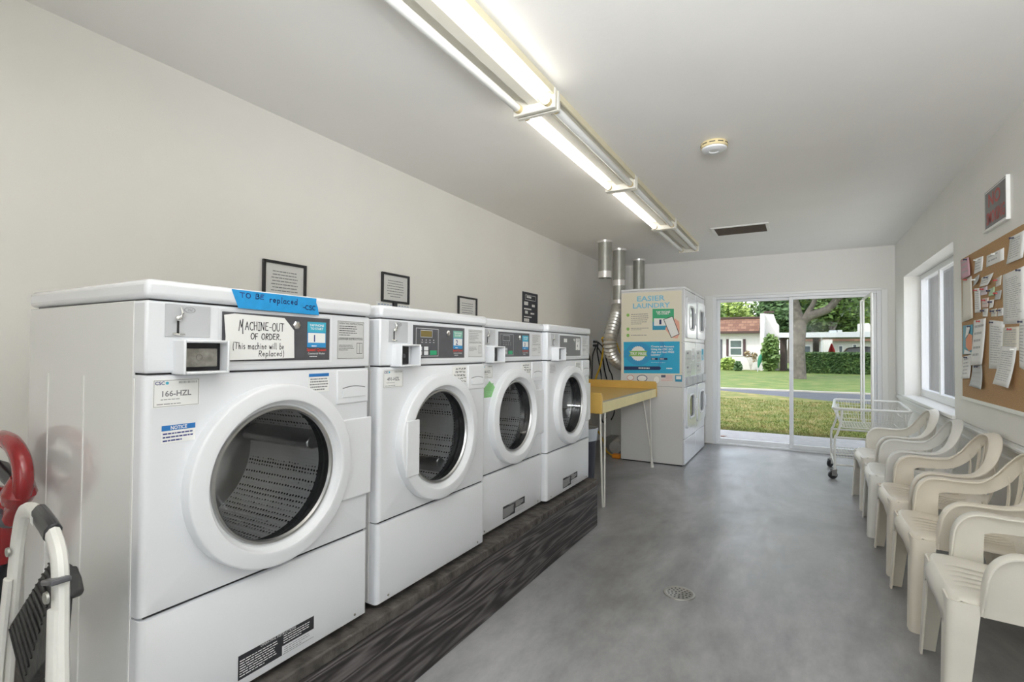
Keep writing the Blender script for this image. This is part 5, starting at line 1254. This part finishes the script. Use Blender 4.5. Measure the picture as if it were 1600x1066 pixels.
tag(t, 'black car parked behind the hedge under the carport', 'car')

# plants
def leaf_mat(name, c0, c1, c2, sc_=1.2):
    m, n, l, p = new_mat(name); p.inputs['Roughness'].default_value = .6
    tc = n.new('ShaderNodeTexCoord'); a = n.new('ShaderNodeTexNoise'); a.inputs['Scale'].default_value = sc_; a.inputs['Detail'].default_value = 6; a.inputs['Roughness'].default_value = .75
    l.new(tc.outputs['Object'], a.inputs['Vector']); r = ramp(n, [(.34, c0), (.5, c1), (.66, c2)]); l.new(a.outputs['Fac'], r.inputs[0]); l.new(r.outputs[0], p.inputs['Base Color'])
    return m
LF1 = leaf_mat('oak_leaves', (.05, .10, .025), (.09, .16, .035), (.17, .24, .06)); LF2 = leaf_mat('bright_leaves', (.14, .22, .04), (.22, .31, .06), (.34, .40, .12))
LF3 = leaf_mat('dark_leaves', (.035, .075, .025), (.06, .12, .04), (.10, .17, .06)); HEDGE = leaf_mat('hedge_leaves', (.03, .07, .018), (.055, .11, .03), (.12, .19, .05), 2.5)
BARK = mat('oak_bark', (.15, .13, .115), .9, noise=.35, nscale=5, bump=.9, bscale=10); PALEBARK = mat('pale_bark', (.42, .40, .36), .9, noise=.2, nscale=4)
def leaves(blobs, n, size, seed, inner=.35):
    rnd = random.Random(seed); b = MB(); tot = sum(r[0]*r[1]*r[2] for _, r in blobs)
    for c, r in blobs:
        k = int(n*r[0]*r[1]*r[2]/tot)
        for _ in range(k):
            d = V((rnd.gauss(0, 1), rnd.gauss(0, 1), rnd.gauss(0, 1))).normalized()*(inner+(1-inner)*rnd.random()**.5)*(1+.12*rnd.gauss(0, 1))
            p = V((c[0]+d.x*r[0], c[1]+d.y*r[1], c[2]+d.z*r[2])); u = V((rnd.gauss(0, 1), rnd.gauss(0, 1), rnd.gauss(0, .6))).normalized(); w_ = u.orthogonal().normalized(); s_ = size*rnd.uniform(.6, 1.3)
            b.add([p-u*s_, p+w_*s_*.55, p+u*s_, p-w_*s_*.55], [(0, 1, 2, 3)])
    return b
def bush(nm, u, v0, v1, Y, wpx, n, size, m, lb, cat='shrub', depth=.8, stem=BARK, blobs=None):
    c = at_y(u, v1, Y); top = at_y(u, v0, Y); h_ = top.z-ZG; wv = abs(at_y(u+wpx/2, v1, Y).x-at_y(u-wpx/2, v1, Y).x)/2
    t = empty(nm, (c.x, Y, ZG)); bl = blobs(wv, h_) if blobs else [((0, 0, h_*.5), (wv, wv*depth, h_*.52)), ((-wv*.3, 0, h_*.3), (wv*.75, wv*depth, h_*.32)), ((wv*.3, 0, h_*.32), (wv*.75, wv*depth, h_*.32))]
    leaves(bl, n, size, int(u)).build('foliage', m, t, smooth=False)
    b = MB()
    for k in range(3): b.tube([(0, 0, -.03), (wv*.25*(k-1), .05*k, h_*.7)], [.04, .015], 6)
    b.build('stem', stem, t); return tag(t, lb, cat)
bush('shrub', 1136.5, 559, 577, 39.4, 22, 900, .14, LF2, 'bright green round shrub below the shuttered window')
bush('shrub', 1153.5, 565, 578, 38.0, 11, 400, .12, LF3, 'smaller darker shrub right of the bright green one')
bush('climbing_shrub', 1203.5, 522, 578, 39.2, 27, 2200, .17, LF1, 'tall leafy green shrub growing against the white gable wall', blobs=lambda w_, h: [((0, 0, h*.45), (w_, .6, h*.45)), ((.15*w_, 0, h*.7), (w_*.8, .5, h*.28)), ((-.1*w_, 0, h*.2), (w_*.75, .5, h*.24))])
t = empty('rose_plant', (at_y(1173, 577, 40.0).x, 40.0, ZG)); b = MB()
for k in range(5): b.tube([(0, 0, -.02), (.06*(k-2), 0, .6), (.16*(k-2), .02*k, 1.05+.12*(k % 3))], .02, 5)
b.build('stem', PALEBARK, t); leaves([((-.22, 0, 1.15), (.2, .2, .25)), ((.2, 0, 1.05), (.25, .2, .25)), ((.25, 0, .75), (.15, .15, .18))], 120, .10, 5).build('foliage', leaf_mat('dry_foliage', (.16, .10, .05), (.26, .20, .10), (.36, .34, .2)), t, smooth=False)
tag(t, 'thin straggly brownish plant in front of the white house wall', 'plant')
t = empty('furled_parasol', (at_y(1183.5, 575, 37.6).x, 37.6, ZG)); b = MB(); b.lathe([(.25, .02), (.45, .08), (.75, .13), (1.05, .10), (1.2, .02)], M4.Rotation(R(10), 4, 'Y'), 10); b.build('folded_canopy', mat('dark_green_canvas', (.02, .16, .09), .7), t)
b = MB(); b.tube([(0, 0, -.01), (.13, 0, .75)], .02, 8); b.build('pole', WMET, t); tag(t, 'dark green furled parasol leaning at the white fin wall', 'parasol')
# clipped hedge
xa, za = hp(1252.5, 551.5, 37); xb = hp(1440, 551, 37)[0]; t = empty('clipped_hedge', ((xa+xb)/2, 37.5, ZG)); hl = (xb-xa)/2; hz_ = za-ZG
MB().box(-hl+.12, hl-.12, -.45, .45, -.01, hz_-.12).build('inner_branches', mat('hedge_core', (.03, .045, .018), .9, noise=.4, nscale=6), t, smooth=False)
rnd = random.Random(4); b = MB()
for k in range(11000):
    if rnd.random() < .68: p = V((rnd.uniform(-hl, hl), -.55+abs(rnd.gauss(0, .10)), rnd.uniform(.0, hz_)))
    else: p = V((rnd.uniform(-hl, hl), rnd.uniform(-.55, .55), hz_-abs(rnd.gauss(0, .05))))
    u = V((rnd.gauss(0, 1), rnd.gauss(0, 1), rnd.gauss(0, .8))).normalized(); w_ = u.orthogonal().normalized(); s_ = rnd.uniform(.06, .13); b.add([p-u*s_, p+w_*s_*.6, p+u*s_, p-w_*s_*.6], [(0, 1, 2, 3)])
b.build('foliage', HEDGE, t, smooth=False); tag(t, 'long clipped dark green hedge in front of the carport', 'hedge')
# the big oak
OY = 29.0
def ok(u, v, dy=0): return at_y(u, v, OY+dy)
base = ok(1249, 592); t = empty('oak_tree', (base.x, OY, ZG)); oo = V(t.location)
def limb(nm, pts, r, n_=12): b = MB(); b.tube([p-oo for p in smooth_path(pts, 5)], [lerp(r[0], r[1], i/((len(pts)-1)*5)) for i in range((len(pts)-1)*5+1)], n_); return b.build(nm, BARK, t)
limb('trunk', [V((base.x, OY, -.12)), ok(1248, 575), ok(1247, 545), ok(1249, 515), ok(1250, 498)], (.33, .30))
limb('branch', [ok(1248, 502), ok(1244, 485), ok(1240, 468), ok(1234, 445), ok(1225, 420)], (.27, .16)); limb('branch', [ok(1250, 506), ok(1261, 496), ok(1276, 490), ok(1294, 483), ok(1306, 470), ok(1322, 455), ok(1345, 435)], (.25, .12))
limb('branch', [ok(1256, 499), ok(1264, 486), ok(1271, 474), ok(1276, 458), ok(1280, 440)], (.15, .08))
leaves([(tuple(ok(u, v, dy)-oo), r) for u, v, dy, r in ((1262, 448, 1, (2.2, 1.5, .9)), (1300, 452, 1.2, (1.8, 1.5, .8)), (1335, 462, .5, (1.6, 1.4, .9)), (1225, 440, 1.5, (1.8, 1.4, .9)), (1350, 482, 1.5, (1.0, 1.0, .7)), (1285, 420, 0, (3, 2.5, 1.2)), (1236, 405, 0, (3, 2.5, 1.2)), (1330, 420, 0, (3, 2.5, 1.2)))], 5200, .13, 21, .1).build('foliage', LF1, t, smooth=False)
tag(t, 'big oak tree with a thick grey trunk on the far lawn', 'tree')
# trees beyond the houses
def tree(u, vtop, Y, wpx, m, lb, n, seed, bark=BARK, size=.32):
    base = at_y(u, 552, Y); top = at_y(u, vtop, Y); h_ = top.z-ZG; wv = wpx/2*Y/CAM_F*1.15; t = empty('leafy_tree', (base.x, Y, ZG))
    rnd = random.Random(seed); bl = [((rnd.uniform(-.7, .7)*wv, rnd.uniform(-.5, .5)*wv, h_*rnd.uniform(.42, .9)), (wv*rnd.uniform(.35, .6), wv*.5, h_*rnd.uniform(.10, .20))) for _ in range(9)]
    leaves(bl, n, size, seed, .2).build('foliage', m, t, smooth=False)
    b = MB(); b.tube(smooth_path([(0, 0, -.03), (.15, 0, h_*.3), (-.1, 0, h_*.6)], 4), [.3-.02*i for i in range(9)], 8); b.build('trunk', bark, t)
    for k in range(4):
        c = bl[k][0]; b = MB(); b.tube(smooth_path([(0, 0, h_*.35), (c[0]*.5, c[1]*.5, lerp(h_*.35, c[2], .6)), c], 4), [.16-.012*i for i in range(9)], 6); b.build('branch', bark, t)
    return tag(t, lb, 'tree', 'trees beyond the houses')
tree(1140, 462, 68, 70, LF2, 'light green tree above the left part of the brown shingle roof', 1300, 31, PALEBARK)
tree(1172, 450, 78, 60, LF1, 'mid green tree with pale branches above the middle of the shingle roof', 1300, 32, PALEBARK)
tree(1205, 430, 62, 56, LF3, 'dark green tree behind the white gable wall', 3600, 33)
tree(1232, 440, 72, 50, LF1, 'green tree behind the door mullion, left of the oak', 3000, 34)
tree(1268, 445, 81, 60, LF3, 'dark tree behind the oak limb above the carport roof', 3800, 35)
tree(1300, 435, 65, 60, LF1, 'green tree above the middle of the carport roof', 3800, 36)
tree(1330, 440, 73, 60, LF2, 'lighter green tree above the right part of the carport', 3000, 37)
tree(1362, 430, 95, 70, LF3, 'dark tree rising behind the hanging rack of the cart', 3600, 38)
tree(1100, 470, 60, 70, LF1, 'green tree at the left edge of the door view', 1100, 39)
